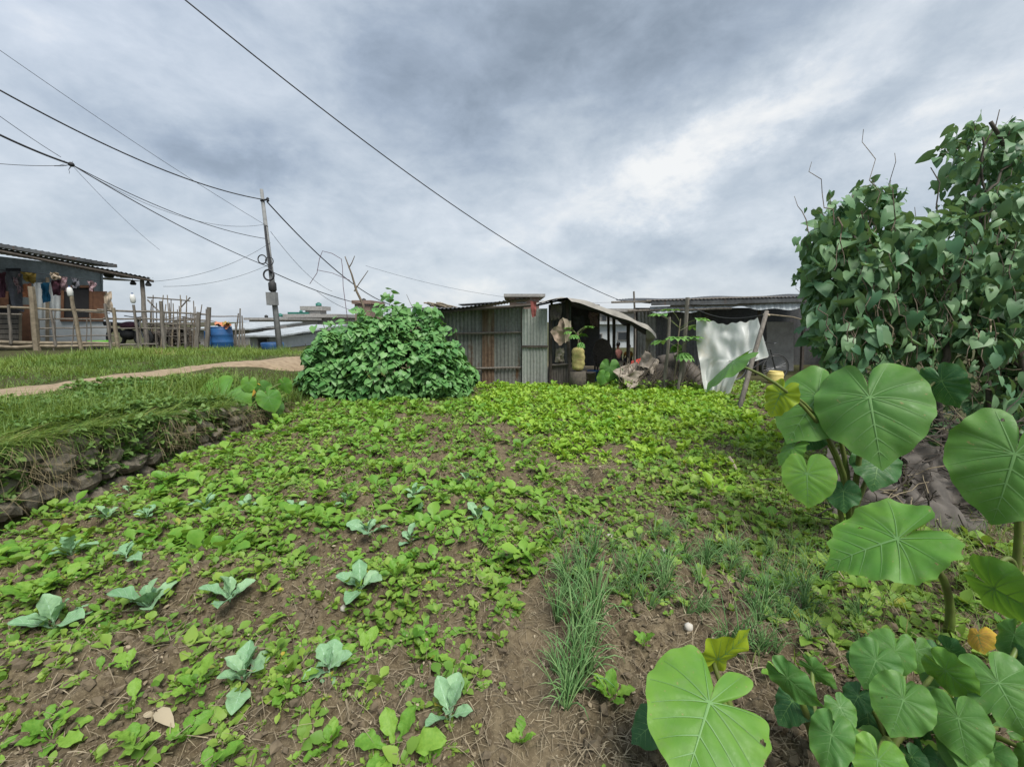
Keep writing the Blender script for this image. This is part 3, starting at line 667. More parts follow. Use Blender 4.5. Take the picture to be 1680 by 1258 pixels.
# ------------------------------------------------------------------ taro
def rout(th, asym=0, notches=()):
    a_ = np.degrees(np.abs(th))
    r = np.interp(a_, [0, 5, 14, 30, 60, 90, 120, 145, 160, 170, 176, 180], [.645, .605, .55, .505, .455, .435, .43, .445, .42, .34, .22, .13])
    r = r*(1+asym*np.sin(th)+.012*np.sin(th*9+asym*50)+.01*np.sin(th*17+2))
    for (c, w, d) in notches:
        r = r*(1-d*np.exp(-((np.degrees(th)-c)/w)**2))
    return r
def taro_mesh(seed, ns, nr, cup=.35, scal=0, wave=.045, tipd=.25, wf=1.0, notches=(), fold=0.0, mats=('taro', 'taro_vein'), rnd=.5, holes=()):
    rs = np.random.default_rng(seed); asym = rs.uniform(-.06, .06); ph = rs.uniform(0, 6.28, 4)
    # vein lines (leaf units, attachment at the origin, tip at +y)
    lines = [[(0, .63*k_/10) for k_ in range(11)]]
    for sg in (-1, 1):
        for (y0, ang, cur) in ((0, 156, 0), (0, 118, 20), (0, 88, 22), (.0, 64, 16), (.13, 60, 14), (.26, 54, 12), (.38, 48, 10), (.49, 42, 8)):
            pts = [(0., y0)]; an = ang+rs.uniform(-4, 4); x, y = 0., y0
            for k_ in range(40):
                x += .022*math.sin(R(an))*sg; y += .022*math.cos(R(an)); an -= cur/22
                th = math.atan2(x, y)
                if math.hypot(x, y) > .95*float(rout(np.array([th]), asym, notches)[0]): break
                pts.append((x, y))
            if len(pts) > 2: lines.append(pts)
    segs = np.array([(a_[0], a_[1], b_[0], b_[1]) for ln in lines for a_, b_ in zip(ln[:-1], ln[1:])])
    def dist(x, y):
        ax, ay, bx, by = segs.T; dx, dy = bx-ax, by-ay
        t_ = np.clip(((x[:, None]-ax)*dx+(y[:, None]-ay)*dy)/(dx*dx+dy*dy), 0, 1)
        return np.sqrt((x[:, None]-ax-t_*dx)**2+(y[:, None]-ay-t_*dy)**2).min(1)
    def zf(x, y):
        x = np.asarray(x, float); y = np.asarray(y, float)
        th = np.arctan2(x, y); rho = np.hypot(x, y)/rout(th, asym, notches)
        z = -cup*x*x*1.1-tipd*np.maximum(y, 0)**2-cup*.9*np.maximum(-y, 0)**2+fold*np.abs(x)
        z = z+wave*rho**3*np.sin(5*th+ph[0])+wave*.6*rho**4*np.sin(11*th+ph[1])
        return z-.011*np.exp(-(dist(x, y)/.030)**2)*(1-.3*rho)+.010
    th = np.linspace(-R(179), R(179), ns+1); rho = np.linspace(0, 1, nr+1)**.85; rho[0] = .004
    TH, RH = np.meshgrid(th, rho); rr_ = RH*rout(TH, asym, notches)*(1-scal*RH**6*np.abs(np.sin(TH*9.5))); X_ = (rr_*np.sin(TH)).ravel(); Y_ = (rr_*np.cos(TH)).ravel()
    Z_ = zf(X_, Y_); V = np.stack([X_*wf, Y_, Z_], 1); w_ = ns+1
    a_ = (np.arange(nr)[:, None]*w_+np.arange(ns)[None]).ravel(); F = np.stack([a_, a_+w_, a_+w_+1, a_+1], 1)
    if holes:
        cx, cy = V[F].mean(1)[:, 0], V[F].mean(1)[:, 1]; kp = np.ones(len(F), bool)
        for (hx, hy, hr) in holes: kp &= (np.hypot(cx-hx, cy-hy) > hr)
        F = F[kp]
    mi = [0]*len(F); Vs, Fs = [V], [F]; o_ = len(V)
    for li, ln in enumerate(lines):
        p = np.array(ln); d = np.gradient(p, axis=0); nn = np.stack([-d[:, 1], d[:, 0]], 1); nn = nn/np.linalg.norm(nn, axis=1, keepdims=True)
        k_ = len(p); t_ = np.linspace(0, 1, k_)[:, None]; ww = (.0095 if li == 0 else .0042)*(1-t_)**1.3+.0012
        for off, dz in ((nn*ww, .0055), (nn*0, .0080 if li == 0 else .0066), (-nn*ww, .0055)):
            q = p+off; Vs.append(np.stack([q[:, 0]*wf, q[:, 1], zf(q[:, 0], q[:, 1])+dz], 1))
        i_ = np.arange(k_-1)
        for s_ in (0, 1):
            A = o_+s_*k_+i_; Fs.append(np.stack([A, A+1, A+1+k_, A+k_], 1)); mi += [1]*(k_-1)
        o_ += 3*k_
    V, F = np.concatenate(Vs), np.concatenate(Fs)
    if np.cross(V[F[5, 1]]-V[F[5, 0]], V[F[5, 2]]-V[F[5, 1]])[2] < 0: F[:len(Fs[0])] = F[:len(Fs[0]), ::-1]
    vr = np.full(len(V), rnd); nb_ = len(X_); rh_ = RH.ravel()
    vr[:nb_] = np.clip(rnd+.55*rh_**5-.12+.7*(vn(X_*3+seed, Y_*3, seed)-.5)*rh_, 0, 1)
    me_ = npmesh('leaf', V, F, vr); me_.polygons.foreach_set('material_index', mi)
    for mm in mats: me_.materials.append(MATS[mm])
    return me_
VIEWF = Vector((0, CP, -SP))
def taro_leaf(root, base, at, tip, wpx, t, sg=1, roll=0., mat='taro', seed=0, ns=72, nr=16, lab=None, stem=True, label=None, wf=1.0, **kw):
    A = W(*at, t); L = wpx/.88/FPX*t/wf/ray(*at).length**.8
    need = .62*L; q = ray(*tip); b_2 = (EYE-A).dot(q); disc = b_2*b_2-q.dot(q)*((EYE-A).length_squared-need*need)
    if disc > 0: T = EYE+q*((-b_2-sg*math.sqrt(disc))/q.dot(q))-A
    else: T = EYE+q*(-b_2/q.dot(q))-A; L = T.length/.62
    Yv = T.normalized(); n_ = (EYE-A).normalized(); n_ = (n_-Yv*n_.dot(Yv)).normalized(); Xv = Yv.cross(n_)
    M_ = Matrix((Xv, Yv, n_)).transposed().to_4x4() @ Matrix.Rotation(roll, 4, 'Y')
    me_ = taro_mesh(seed, ns, nr, wf=wf, mats=(mat, 'taro_vein'), rnd=random.uniform(.2, .8), **kw)
    o = bpy.data.objects.new('leaf', me_); COL.objects.link(o); o.parent = root
    o.matrix_basis = Matrix.Translation(A-ORG[root.name]) @ M_ @ Matrix.Scale(L, 4)
    if label: o['label'] = label
    if stem:
        nn = M_.to_3x3() @ Vector((0, 0, 1)); A2 = A-nn*.006
        b_ = Vector(base); ln = (A2-b_).length
        c1 = b_+Vector((0, 0, 1))*ln*.45; c2 = A2-nn*ln*.12-Yv*ln*.12+Vector((0, 0, -.03))*ln
        pts = [(b_*(1-q)**3+c1*3*q*(1-q)**2+c2*3*q*q*(1-q)+A2*q**3) for q in [i/12 for i in range(13)]]
        obj('stem', MB().tube(pts, [.011+.018*L, .004+.006*L], 7), 'petiole', root, smooth=True)
    return o
def plant(name, label, cat, px, py, group=None):
    p = GT(px, py); return thing(name, label, cat, p, group), p
TG = 'taro plants on the right'
r1, b1 = plant('taro_plant', 'tall taro plant with a huge dusty green heart leaf in front of the vine shrub', 'taro plant', 1392, 885, TG)
taro_leaf(r1, b1, (1427, 652), (1445, 756), 192, 2.35, 1, 0, 'taro', 1, 110, 24, cup=.45, wave=.03, tipd=.45, label='huge round heart leaf facing the camera')
taro_leaf(r1, b1, (1342, 650), (1290, 720), 150, 2.6, 1, .35, 'taro', 2, 90, 20, cup=.3, wave=.02)
taro_leaf(r1, b1+Vector((-.05, 0, 0)), (1324, 777), (1326, 832), 66, 2.35, 1, 0, 'taro_bright', 3, cup=.2, wave=.01, label='small pale green heart leaf hanging low')
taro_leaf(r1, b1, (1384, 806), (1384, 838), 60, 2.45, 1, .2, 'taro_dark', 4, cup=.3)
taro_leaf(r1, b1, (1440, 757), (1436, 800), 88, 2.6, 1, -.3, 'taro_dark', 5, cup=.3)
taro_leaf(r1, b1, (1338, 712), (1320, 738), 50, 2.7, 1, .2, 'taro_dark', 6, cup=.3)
taro_leaf(r1, b1, (1203, 596), (1153, 634), 90, 2.45, -1, 1.36, 'taro', 7, cup=.35, wave=.02, label='long leaf seen edge on before the white sheet')
taro_leaf(r1, b1, (1281, 646), (1262, 682), 58, 2.5, 1, .6, 'taro_yellow', 8, cup=.3, label='yellow green leaf against the light')  # yellow base colour imitates backlight coming through this blade
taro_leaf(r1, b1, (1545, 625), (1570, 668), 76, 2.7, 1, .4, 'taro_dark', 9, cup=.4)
taro_leaf(r1, b1, (1300, 735), (1275, 760), 52, 2.6, 1, .9, 'taro_bright', 19, cup=.3)
r2, b2 = plant('taro_plant', 'taro plant with the largest dark green leaf cut by the frame edge', 'taro plant', 1660, 985, TG)
taro_leaf(r2, b2, (1665, 745), (1632, 858), 240, 2.0, 1, -.1, 'taro', 11, 110, 24, cup=.4, wave=.03, tipd=.35, holes=((-.30, .22, .016), (.12, -.28, .012)))
taro_leaf(r2, b2, (1632, 965), (1735, 1026), 150, 1.7, 1, .75, 'taro_bright', 12, 90, 18, cup=.9, wave=.03, fold=.25)
r3, b3 = plant('taro_plant', 'taro plant holding one wide bright leaf with a scalloped edge and pale veins', 'taro plant', 1556, 1040, TG)
taro_leaf(r3, b3, (1472, 884), (1352, 921), 190, 1.75, 1, .62, 'taro_bright', 13, 150, 26, cup=.1, wave=.035, tipd=.15, scal=.06, holes=((.22, .18, .013), (-.31, -.1, .010)))
r4, b4 = plant('taro_plant', 'taro plant with a torn lime green leaf nearest to the camera', 'taro plant', 1215, 1235, TG)
taro_leaf(r4, b4, (1164, 1152), (1122, 1290), 238, 1.22, 1, 0, 'taro_bright', 14, 140, 30, cup=.25, wave=.025, tipd=.2, notches=((-128, 9, .80), (172, 10, .35)), holes=((-.37, .03, .022),), label='torn lime green leaf with a small hole')
taro_leaf(r4, b4, (1178, 1080), (1237, 1045), 70, 1.42, -1, 1.2, 'taro_yellow', 15, cup=.3)
taro_leaf(r4, b4, (1120, 1088), (1098, 1105), 46, 1.42, 1, .4, 'taro_yellow', 16, cup=.3)
taro_leaf(r4, b4, (1075, 1185), (1036, 1215), 50, 1.4, 1, .5, 'taro_dark', 17, cup=.3)
r5, b5 = plant('taro_plant', 'low taro plant with slender pointed leaves beside the torn leaf', 'taro plant', 1335, 1235, TG)
taro_leaf(r5, b5, (1292, 1112), (1346, 1162), 46, 1.35, 1, .5, 'taro', 21, cup=.4, wf=.75)
taro_leaf(r5, b5, (1335, 1098), (1372, 1130), 42, 1.45, 1, .6, 'taro', 22, cup=.4, wf=.7)
taro_leaf(r5, b5, (1364, 1205), (1352, 1268), 62, 1.2, 1, .2, 'taro', 23, cup=.4, wf=.8)
taro_leaf(r5, b5, (1378, 1160), (1400, 1200), 56, 1.28, 1, -.3, 'taro', 24, cup=.3)
taro_leaf(r5, b5, (1300, 1150), (1275, 1185), 50, 1.42, 1, .6, 'taro_dark', 25, cup=.3)
r6, b6 = plant('taro_plant', 'bushy young taro plant with overlapping blue green leaves near the lower frame edge', 'taro plant', 1455, 1248, TG)
taro_leaf(r6, b6, (1437, 1083), (1418, 1128), 90, 1.36, 1, 0, 'taro', 26, 80, 18, cup=.4, wave=.03)
taro_leaf(r6, b6, (1482, 1148), (1462, 1206), 112, 1.24, 1, 0, 'taro', 27, 96, 20, cup=.35, wave=.035, holes=((.2, .1, .018), (.24, .15, .014)))
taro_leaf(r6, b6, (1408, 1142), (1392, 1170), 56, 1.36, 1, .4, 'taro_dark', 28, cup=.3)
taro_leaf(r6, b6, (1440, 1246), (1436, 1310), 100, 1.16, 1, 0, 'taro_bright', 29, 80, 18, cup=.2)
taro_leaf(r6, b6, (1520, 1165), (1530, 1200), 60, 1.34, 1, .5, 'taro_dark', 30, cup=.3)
r7, b7 = plant('taro_plant', 'young taro plant with large smooth mid green leaves at the corner of the plot', 'taro plant', 1600, 1215, TG)
taro_leaf(r7, b7, (1572, 1178), (1588, 1252), 98, 1.26, 1, .1, 'taro', 31, 90, 18, cup=.45, wave=.03)
taro_leaf(r7, b7, (1638, 1120), (1690, 1212), 150, 1.3, 1, -.1, 'taro', 32, 100, 20, cup=.4, wave=.04, notches=((-70, 3, .22), (35, 2.5, .15)))
taro_leaf(r7, b7, (1552, 1100), (1608, 1154), 74, 1.38, 1, .6, 'taro_bright', 33, cup=.3)
taro_leaf(r7, b7, (1558, 1066), (1596, 1092), 62, 1.45, 1, .7, 'taro_dark', 34, cup=.3)
taro_leaf(r7, b7, (1660, 1075), (1690, 1095), 70, 1.5, 1, .5, 'taro_dark', 35, cup=.3)
for q in range(30):
    ax_, ay_ = random.uniform(1385, 1690), random.uniform(1060, 1262)
    if 1545 < ax_ < 1660 and ay_ < 1110: continue
    rr9, bb9 = (r6, b6) if ax_ < 1530 else (r7, b7)
    taro_leaf(rr9, bb9, (ax_, ay_), (ax_+random.uniform(-22, 26), ay_+random.uniform(22, 46)), random.uniform(44, 80), 1.42+random.uniform(-.05, .1), 1, random.uniform(-.6, .8), random.choice(('taro_dark', 'taro_dark', 'taro')), 200+q, 40, 10, cup=.5)
for q in range(34):
    if q < 20: ax_, ay_, t9 = random.uniform(1340, 1690), random.uniform(1195, 1275), random.uniform(1.24, 1.34)
    else: ax_, ay_, t9 = random.uniform(1500, 1690), random.uniform(1040, 1120), random.uniform(1.5, 1.6)
    if 1545 < ax_ < 1660 and ay_ < 1100: continue
    rr9, bb9 = (r6, b6) if ax_ < 1530 else (r7, b7)
    taro_leaf(rr9, bb9, (ax_, ay_), (ax_+random.uniform(-26, 26), ay_+random.uniform(20, 44)), random.uniform(44, 84), t9, 1, random.uniform(-.7, .8), random.choice(('taro_dark', 'taro', 'taro')), 300+q, 40, 10, cup=.5)
# squash-like plant left, at the end of the wall
rc, bc = plant('taro_plant', 'small taro clump with yellowing leaves at the end of the stone wall', 'taro plant', 402, 695)
for i, (at, tp, w_, ml, rl) in enumerate([((366, 652), (322, 702), 46, 'taro_bright', .5), ((380, 665), (368, 688), 34, 'taro_yellow', .2), ((408, 628), (405, 645), 32, 'taro_bright', .3), ((398, 648), (390, 664), 26, 'taro_dark', 0), ((412, 668), (413, 692), 24, 'taro_dark', 0),
        ((440, 652), (452, 676), 36, 'taro_bright', -.2), ((432, 636), (446, 650), 24, 'taro', .3), ((466, 630), (474, 646), 26, 'taro_bright', .6), ((425, 640), (418, 655), 22, 'dead_leaf', 0), ((350, 628), (338, 640), 24, 'taro_bright', .6), ((388, 675), (392, 690), 24, 'taro', .3), ((450, 668), (444, 688), 28, 'taro', .2), ((340, 668), (330, 684), 20, 'taro_dark', .3), ((378, 640), (366, 652), 24, 'taro_dark', .2), ((420, 655), (428, 672), 26, 'taro_dark', .1)]):
    taro_leaf(rc, bc, at, tp, w_*.78, 5.7+.05*i, 1, rl, ml, 60+i, 36, 9, cup=.35, wave=.03)
# yellowed dead leaf on the right + dry leaf on the left
rd = thing('dead_leaf', 'orange and yellow dying taro leaf lying behind the young plants', 'dead leaf', GT(1610, 1062))
taro_leaf(rd, ORG[rd.name], (1605, 1042), (1612, 1070), 60, 1.62, 1, .5, 'dead_leaf', 81, 48, 12, stem=False, cup=.8, wave=.03)
p = GT(258, 1172); o = bpy.data.objects.new('dry_leaf', npmesh('dry_leaf', T_OVAL[1][0]*np.array([.075, .085, .13]), T_OVAL[1][1], np.full(len(T_OVAL[1][0]), .3))); COL.objects.link(o)
o.data.materials.append(MATS['dry_leaf']); o.location = p+Vector((0, 0, .015)); o.rotation_euler = (.25, .2, -2.0); tag(o, 'curled beige dead leaf lying on the dark soil', 'dead leaf')
# ------------------------------------------------------------------ leafy mounds
def mound(ells, n, tm, size, wv=(1, 1), out=1.0, up=.6, droop=.9, shells=(1, .9, .78), seed=0, dens=None, jit=.25):
    rs = np.random.default_rng(seed); E = [(np.array(c), np.array(r)) for c, r in ells]
    area = np.array([r[0]*r[2]+r[0]*r[1]+r[1]*r[2] for _, r in E]); area = area/area.sum(); parts = []
    for sh, fr in zip(shells, (1, .7, .5)):
        for (c, r), ar in zip(E, area):
            m_ = int(n*ar*fr); d = nrm(rs.normal(0, 1, (m_, 3)))
            bumpy = 1+.14*(vn(d[:, 0]*4+c[0], d[:, 2]*4+c[2]+d[:, 1]*3, seed)-.5)*2
            P = c+d*r*sh*bumpy[:, None]
            ok = np.ones(m_, bool)
            for (c2, r2) in E:
                if c2 is not c: ok &= (((P-c2)/(r2*sh*.86))**2).sum(1) > 1
            ok &= P[:, 2] > H(P[:, 0], P[:, 1])+.03
            if dens is not None: ok &= rs.random(m_) < dens(P)
            P, d = P[ok], nrm(d[ok]/r); k_ = len(P)
            N = nrm(d*out+np.array([0, 0, up])+rs.normal(0, jit, (k_, 3)))
            T = d*.5+np.array([0, 0, -droop])+rs.normal(0, .35, (k_, 3)); T = T-N*(T*N).sum(1, keepdims=True)
            X, Y, Z = basis(T, N); s = rs.uniform(*size, k_); ch = rs.integers(0, len(tm), k_); rr_ = rs.random(k_)
            for i, q in enumerate(tm):
                g = ch == i
                if g.any(): parts.append(scat(q, P[g]-Y[g]*s[g, None]*.4, X[g], Y[g], Z[g], np.stack([s[g]*rs.uniform(*wv, g.sum()), s[g], s[g]], 1), rr_[g]))
    return joinv(parts)
def ell(px, py, t, rx, ry, rd): c = W(px, py, t); return (c, (rx*t/FPX, rd, ry*t/FPX))
BT = 8.4
bells = [ell(552, 622, BT-.2, 54, 42, .8), ell(635, 605, BT-.2, 95, 72, .95), ell(718, 612, BT-.2, 46, 54, .8), ell(605, 568, BT+.2, 52, 36, .7), ell(742, 605, BT, 24, 36, .6), ell(510, 640, BT-.1, 32, 28, .5), ell(670, 550, BT+.2, 60, 36, .7), ell(610, 645, BT-.5, 110, 26, .5), ell(745, 640, BT-.3, 30, 24, .4)]
rb = thing('bean_bush', 'broad mound of climbing bean vines with overlapping leaves left of the tin shed', 'bean bush', G(635, 655))
V_, F_, r_ = mound(bells+[ell(632+135*math.cos(q_)*k_, 628-92*abs(math.sin(q_))*k_, BT-random.uniform(-.2, .8), random.uniform(12, 30), random.uniform(10, 24), random.uniform(.2, .4)) for q_, k_ in [(random.uniform(0, 3.14), random.uniform(.45, 1.0)) for _ in range(44)]], 10500, T_HEART, (.055, .15), seed=3, out=.55, up=1.0, droop=.55, jit=.35, dens=lambda P: .45+.75*vn(P[:, 0]*3.3, P[:, 2]*4.5, 87))
# loose sprays on top
ps = []
for (a_, b_, k_, sx, sy) in ((632, 506, 22, 16, 12), (640, 488, 9, 7, 9), (655, 505, 16, 14, 12), (590, 515, 10, 10, 8), (715, 515, 14, 10, 12), (545, 535, 20, 20, 14), (700, 520, 24, 22, 18), (660, 525, 26, 22, 16), (600, 525, 20, 26, 14), (685, 505, 8, 8, 8), (515, 590, 14, 12, 20), (490, 640, 14, 8, 12), (720, 540, 16, 22, 10), (560, 540, 14, 20, 10)):
    for i in range(k_): ps.append(W(a_+random.gauss(0, sx*.6), b_+random.gauss(0, sy*.6), BT+random.uniform(-.3, .4)))
P = np.array([tuple(p) for p in ps]); k_ = len(P); N = nrm(rng.normal(0, .5, (k_, 3))+np.array([0, -.4, .8])); T = rng.normal(0, .6, (k_, 3))+np.array([0, 0, -.6]); T -= N*(T*N).sum(1, keepdims=True); X, Y, Z = basis(T, N)
a2 = scat(T_HEART[0], P, X, Y, Z, randu(k_, .1, .17), randu(k_))
V_, F_, r_ = joinv([(V_, F_, r_), a2])
o0 = np.array(ORG[rb.name]); obj('foliage', npmesh('foliage', V_-o0, F_, r_), 'bean', rb)
mb = MB()
for i in range(26):
    a_ = random.uniform(500, 760); mb.stick(G(a_, 648)+Vector((0, .7, 0)), W(a_+random.uniform(-30, 30), random.uniform(515, 570), BT), .014, .006, .08)
mb.stick(W(640, 540, BT), W(640, 478, BT), .008, .003, .05); mb.stick(W(690, 530, BT), W(667, 483, BT), .008, .004, .05); mb.stick(W(632, 530, BT), W(630, 492, BT), .008, .003, .05)
obj('stem', mb, 'twig', rb)
# vine shrub on the right
VT = 3.7
vells = [ell(1362, 470, VT, 44, 120, .35), ell(1400, 420, VT+.1, 62, 75, .4), ell(1352, 585, VT, 40, 70, .3), ell(1440, 500, VT+.2, 62, 90, .4), ell(1600, 470, VT+.2, 100, 105, .5), ell(1665, 400, VT+.3, 85, 120, .5), ell(1545, 450, VT+.2, 50, 60, .35),
         ell(1720, 560, VT, 90, 150, .5), ell(1590, 560, VT+.4, 100, 80, .4), ell(1480, 590, VT+.4, 80, 60, .35), ell(1500, 500, VT+.35, 70, 80, .3), ell(1345, 540, VT-.05, 34, 110, .25), ell(1390, 610, VT, 60, 45, .25), ell(1425, 370, VT+.1, 40, 50, .25), ell(1385, 365, VT, 30, 40, .2), ell(1660, 650, VT+.3, 90, 90, .4)]
rv = thing('vine_shrub', 'tall shrub smothered in dark green vine leaves with bare dark stems', 'shrub', G(1560, 850))
SIL = [(1345, 480), (1340, 400), (1366, 348), (1402, 345), (1432, 305), (1470, 345), (1484, 400), (1505, 405), (1530, 362), (1590, 335), (1585, 295), (1562, 250), (1590, 215), (1640, 205), (1720, 215), (1740, 790), (1560, 760), (1430, 700), (1350, 645), (1345, 560)]
def inpoly(x, y):
    c = False
    for (x1, y1), (x2, y2) in zip(SIL, SIL[1:]+SIL[:1]):
        if (y1 > y) != (y2 > y) and x < (x2-x1)*(y-y1)/(y2-y1)+x1: c = not c
    return c
core = [ell(1375, 490, VT+.15, 30, 95, .2), ell(1405, 420, VT+.15, 32, 40, .2), ell(1600, 470, VT+.35, 85, 85, .4), ell(1680, 460, VT+.4, 60, 80, .4), ell(1540, 470, VT+.3, 40, 50, .25), ell(1720, 560, VT+.2, 80, 130, .4), ell(1470, 530, VT+.35, 60, 70, .3)]
V1 = mound(core, 1500, T_HEART, (.07, .15), seed=9, out=.7, up=.5, droop=.9, shells=(1, .8), jit=.6)
clumps = []
rv_ = random.Random(5)
while len(clumps) < 118:
    a_, b_ = rv_.uniform(1305, 1735), rv_.uniform(200, 780)
    if not inpoly(a_, b_): continue
    if 545 < b_ < 640 and rv_.random() < .45: continue
    edge = sum(inpoly(a_+dx_, b_+dy_) for dx_, dy_ in ((30, 0), (-30, 0), (0, 30), (0, -30)))
    rr_ = rv_.uniform(14, 24) if edge < 4 else rv_.uniform(22, 44)
    if b_ < 340 and a_ > 1520 and rv_.random() < .35: continue
    if b_ < 330: rr_ *= .62
    clumps.append(ell(a_, b_, VT+rv_.uniform(-.35, .25), rr_*rv_.uniform(.7, 1.2), rr_*rv_.uniform(.9, 1.7), rr_*VT/FPX*1.2))
V2 = mound(clumps, 5200, T_HEART+[T_OVAL[1]], (.03, .15), seed=19, wv=(.6, 1.05), out=.8, up=.45, droop=1.4, shells=(1.1, .75), jit=.5, dens=lambda P: np.where(P[:, 2] < 1.2, .5, 1.)*np.clip(1.7*vn(P[:, 0]*5, P[:, 2]*5, 88)-.1, .15, 1))
V_, F_, r_ = joinv([V1, V2])
ps = []
for (a_, b_, k_, sx, sy) in ((1600, 250, 40, 28, 28), (1640, 235, 26, 26, 16), (1670, 250, 30, 20, 30), (1400, 340, 16, 40, 14), (1450, 345, 18, 16, 22), (1385, 350, 20, 20, 18), (1462, 400, 8, 10, 14), (1345, 420, 10, 12, 30), (1340, 480, 10, 8, 30), (1620, 300, 30, 34, 18), (1338, 410, 14, 10, 36), (1334, 540, 16, 10, 46), (1480, 400, 14, 14, 30), (1430, 310, 10, 22, 10), (1520, 390, 18, 20, 24), (1555, 350, 16, 16, 22), (1340, 640, 18, 26, 20), (1570, 225, 8, 10, 14)):
    for i in range(k_): ps.append(W(a_+random.gauss(0, sx*.7), b_+random.gauss(0, sy*.7), VT+random.uniform(-.2, .3)))
for (x1_, y1_), (x2_, y2_) in zip(SIL[:14], SIL[1:15]):
    ex, ey = x2_-x1_, y2_-y1_; ln_ = math.hypot(ex, ey); nx_, ny_ = ey/ln_, -ex/ln_
    if inpoly((x1_+x2_)/2+nx_*6, (y1_+y2_)/2+ny_*6): nx_, ny_ = -nx_, -ny_
    for i in range(max(2, int(ln_/13))):
        q_ = random.random(); bx, by = x1_+ex*q_-nx_*16, y1_+ey*q_-ny_*16; L_ = random.uniform(22, 62); t_ = VT+random.uniform(-.2, .3)
        a0 = math.atan2(ny_, nx_)+random.gauss(0, .5); pts_ = []
        for k_ in range(7):
            f_ = k_/6; pts_.append(W(bx+L_*f_*math.cos(a0), by+L_*f_*math.sin(a0)+L_*.45*f_*f_*(1 if random.random() < .8 else -.2), t_))
            if k_ > 0:
                for _ in range(2): ps.append(pts_[-1]+Vector((random.gauss(0, .022), random.gauss(0, .03), random.gauss(-.01, .02))))
        obj('shoot', MB().tube(pts_, [.0045, .0015], 4), 'twig', rv)
for i in range(36):                                     # strands hanging down over the face of the shrub
    a_, b_ = random.uniform(1325, 1690), random.uniform(330, 560)
    if not inpoly(a_, b_): continue
    L_ = random.uniform(50, 150); t_ = VT-random.uniform(.38, .5); pts_ = []
    for k_ in range(9):
        pts_.append(W(a_+6*math.sin(k_*1.1+i), b_+L_*k_/8, t_+.03*math.sin(k_)))
        if random.random() < .6: ps.append(pts_[-1]+Vector((random.gauss(0, .03), -.02, random.gauss(0, .02))))
    obj('strand', MB().tube(pts_, [.0045, .002], 4), 'twig', rv)
P = np.array([tuple(p) for p in ps]); k_ = len(P); N = nrm(rng.normal(0, .5, (k_, 3))+np.array([0, -.6, .5])); T = rng.normal(0, .45, (k_, 3))+np.array([0, 0, -.9]); T -= N*(T*N).sum(1, keepdims=True); X, Y, Z = basis(T, N)
V_, F_, r_ = joinv([(V_, F_, r_), scat(T_HEART[1], P, X, Y, Z, np.stack([(sz_ := np.clip(rng.lognormal(-2.65, .35, k_), .03, .13))*randu(k_, .6, 1), sz_, sz_], 1), randu(k_))])
o0 = np.array(ORG[rv.name]); obj('foliage', npmesh('foliage', V_-o0, F_, r_), 'vine', rv)
mb = MB()
for (p, q, w0, w1) in [((1440, 620), (1405, 420), .032, .012), ((1405, 420), (1400, 320), .012, .005), ((1530, 640), (1610, 330), .03, .012), ((1610, 330), (1660, 260), .012, .008), ((1540, 480), (1527, 275), .011, .004), ((1600, 350), (1640, 180), .014, .003), ((1480, 760), (1440, 600), .04, .03), ((1560, 800), (1530, 620), .04, .03), ((1660, 800), (1600, 560), .03, .015),
                       ((1680, 640), (1640, 400), .03, .012), ((1590, 240), (1570, 300), .007, .003), ((1625, 200), (1680, 280), .014, .018), ((1612, 225), (1612, 330), .008, .008), ((1430, 480), (1350, 380), .01, .004), ((1640, 560), (1690, 640), .014, .01)]:
    mb.stick(W(*p, VT-.12), W(*q, VT-.05), w0, w1, .07, 6, 8)
obj('trunk', mb, 'bark', rv, smooth=True)
mb = MB()
for i in range(150):
    a_, b_ = random.uniform(1400, 1690), random.uniform(560, 760); an = random.uniform(0, 6.28); ln = random.uniform(25, 110); t_ = VT+random.uniform(-.25, .4)
    mb.stick(W(a_, b_, t_), W(a_+ln*math.cos(an), b_+ln*math.sin(an)*.8, t_+random.uniform(-.3, .3)), random.uniform(.002, .006), .0015, .12, 4, 6)
for i in range(40):
    a_, b_ = random.uniform(1330, 1680), random.uniform(380, 560); an = random.uniform(-2.4, -.7); ln = random.uniform(40, 120)
    mb.stick(W(a_, b_, VT), W(a_+ln*math.cos(an), b_+ln*math.sin(an), VT+.1), random.uniform(.003, .006), .002, .1, 4, 6)
for i in range(46):
    a_, b_ = random.uniform(1330, 1690), random.uniform(330, 640)
    if not inpoly(a_, b_): continue
    ln = random.uniform(30, 130); an = random.choice((random.uniform(-2.2, -.9), random.uniform(.9, 2.2))); t_ = VT-random.uniform(.25, .5)
    mb.stick(W(a_, b_, t_), W(a_+ln*math.cos(an), b_+ln*math.sin(an), t_+random.uniform(-.1, .2)), random.uniform(.003, .007), .002, .14, 4, 7)
obj('branch', mb, 'twig', rv)
mb = MB()
for (a_, b_) in ((1430, 490), (1450, 520), (1440, 545), (1510, 540), (1560, 520), (1600, 540), (1625, 525), (1500, 510), (1640, 560), (1435, 570), (1590, 590)):
    p = W(a_, b_, VT-.42); q = p+Vector((random.uniform(-.05, .14), 0, -random.uniform(.1, .22)))
    mb.stick(p, q, .008, .004, .25, 4, 6)
obj('dead_vine', mb, 'straw', rv)
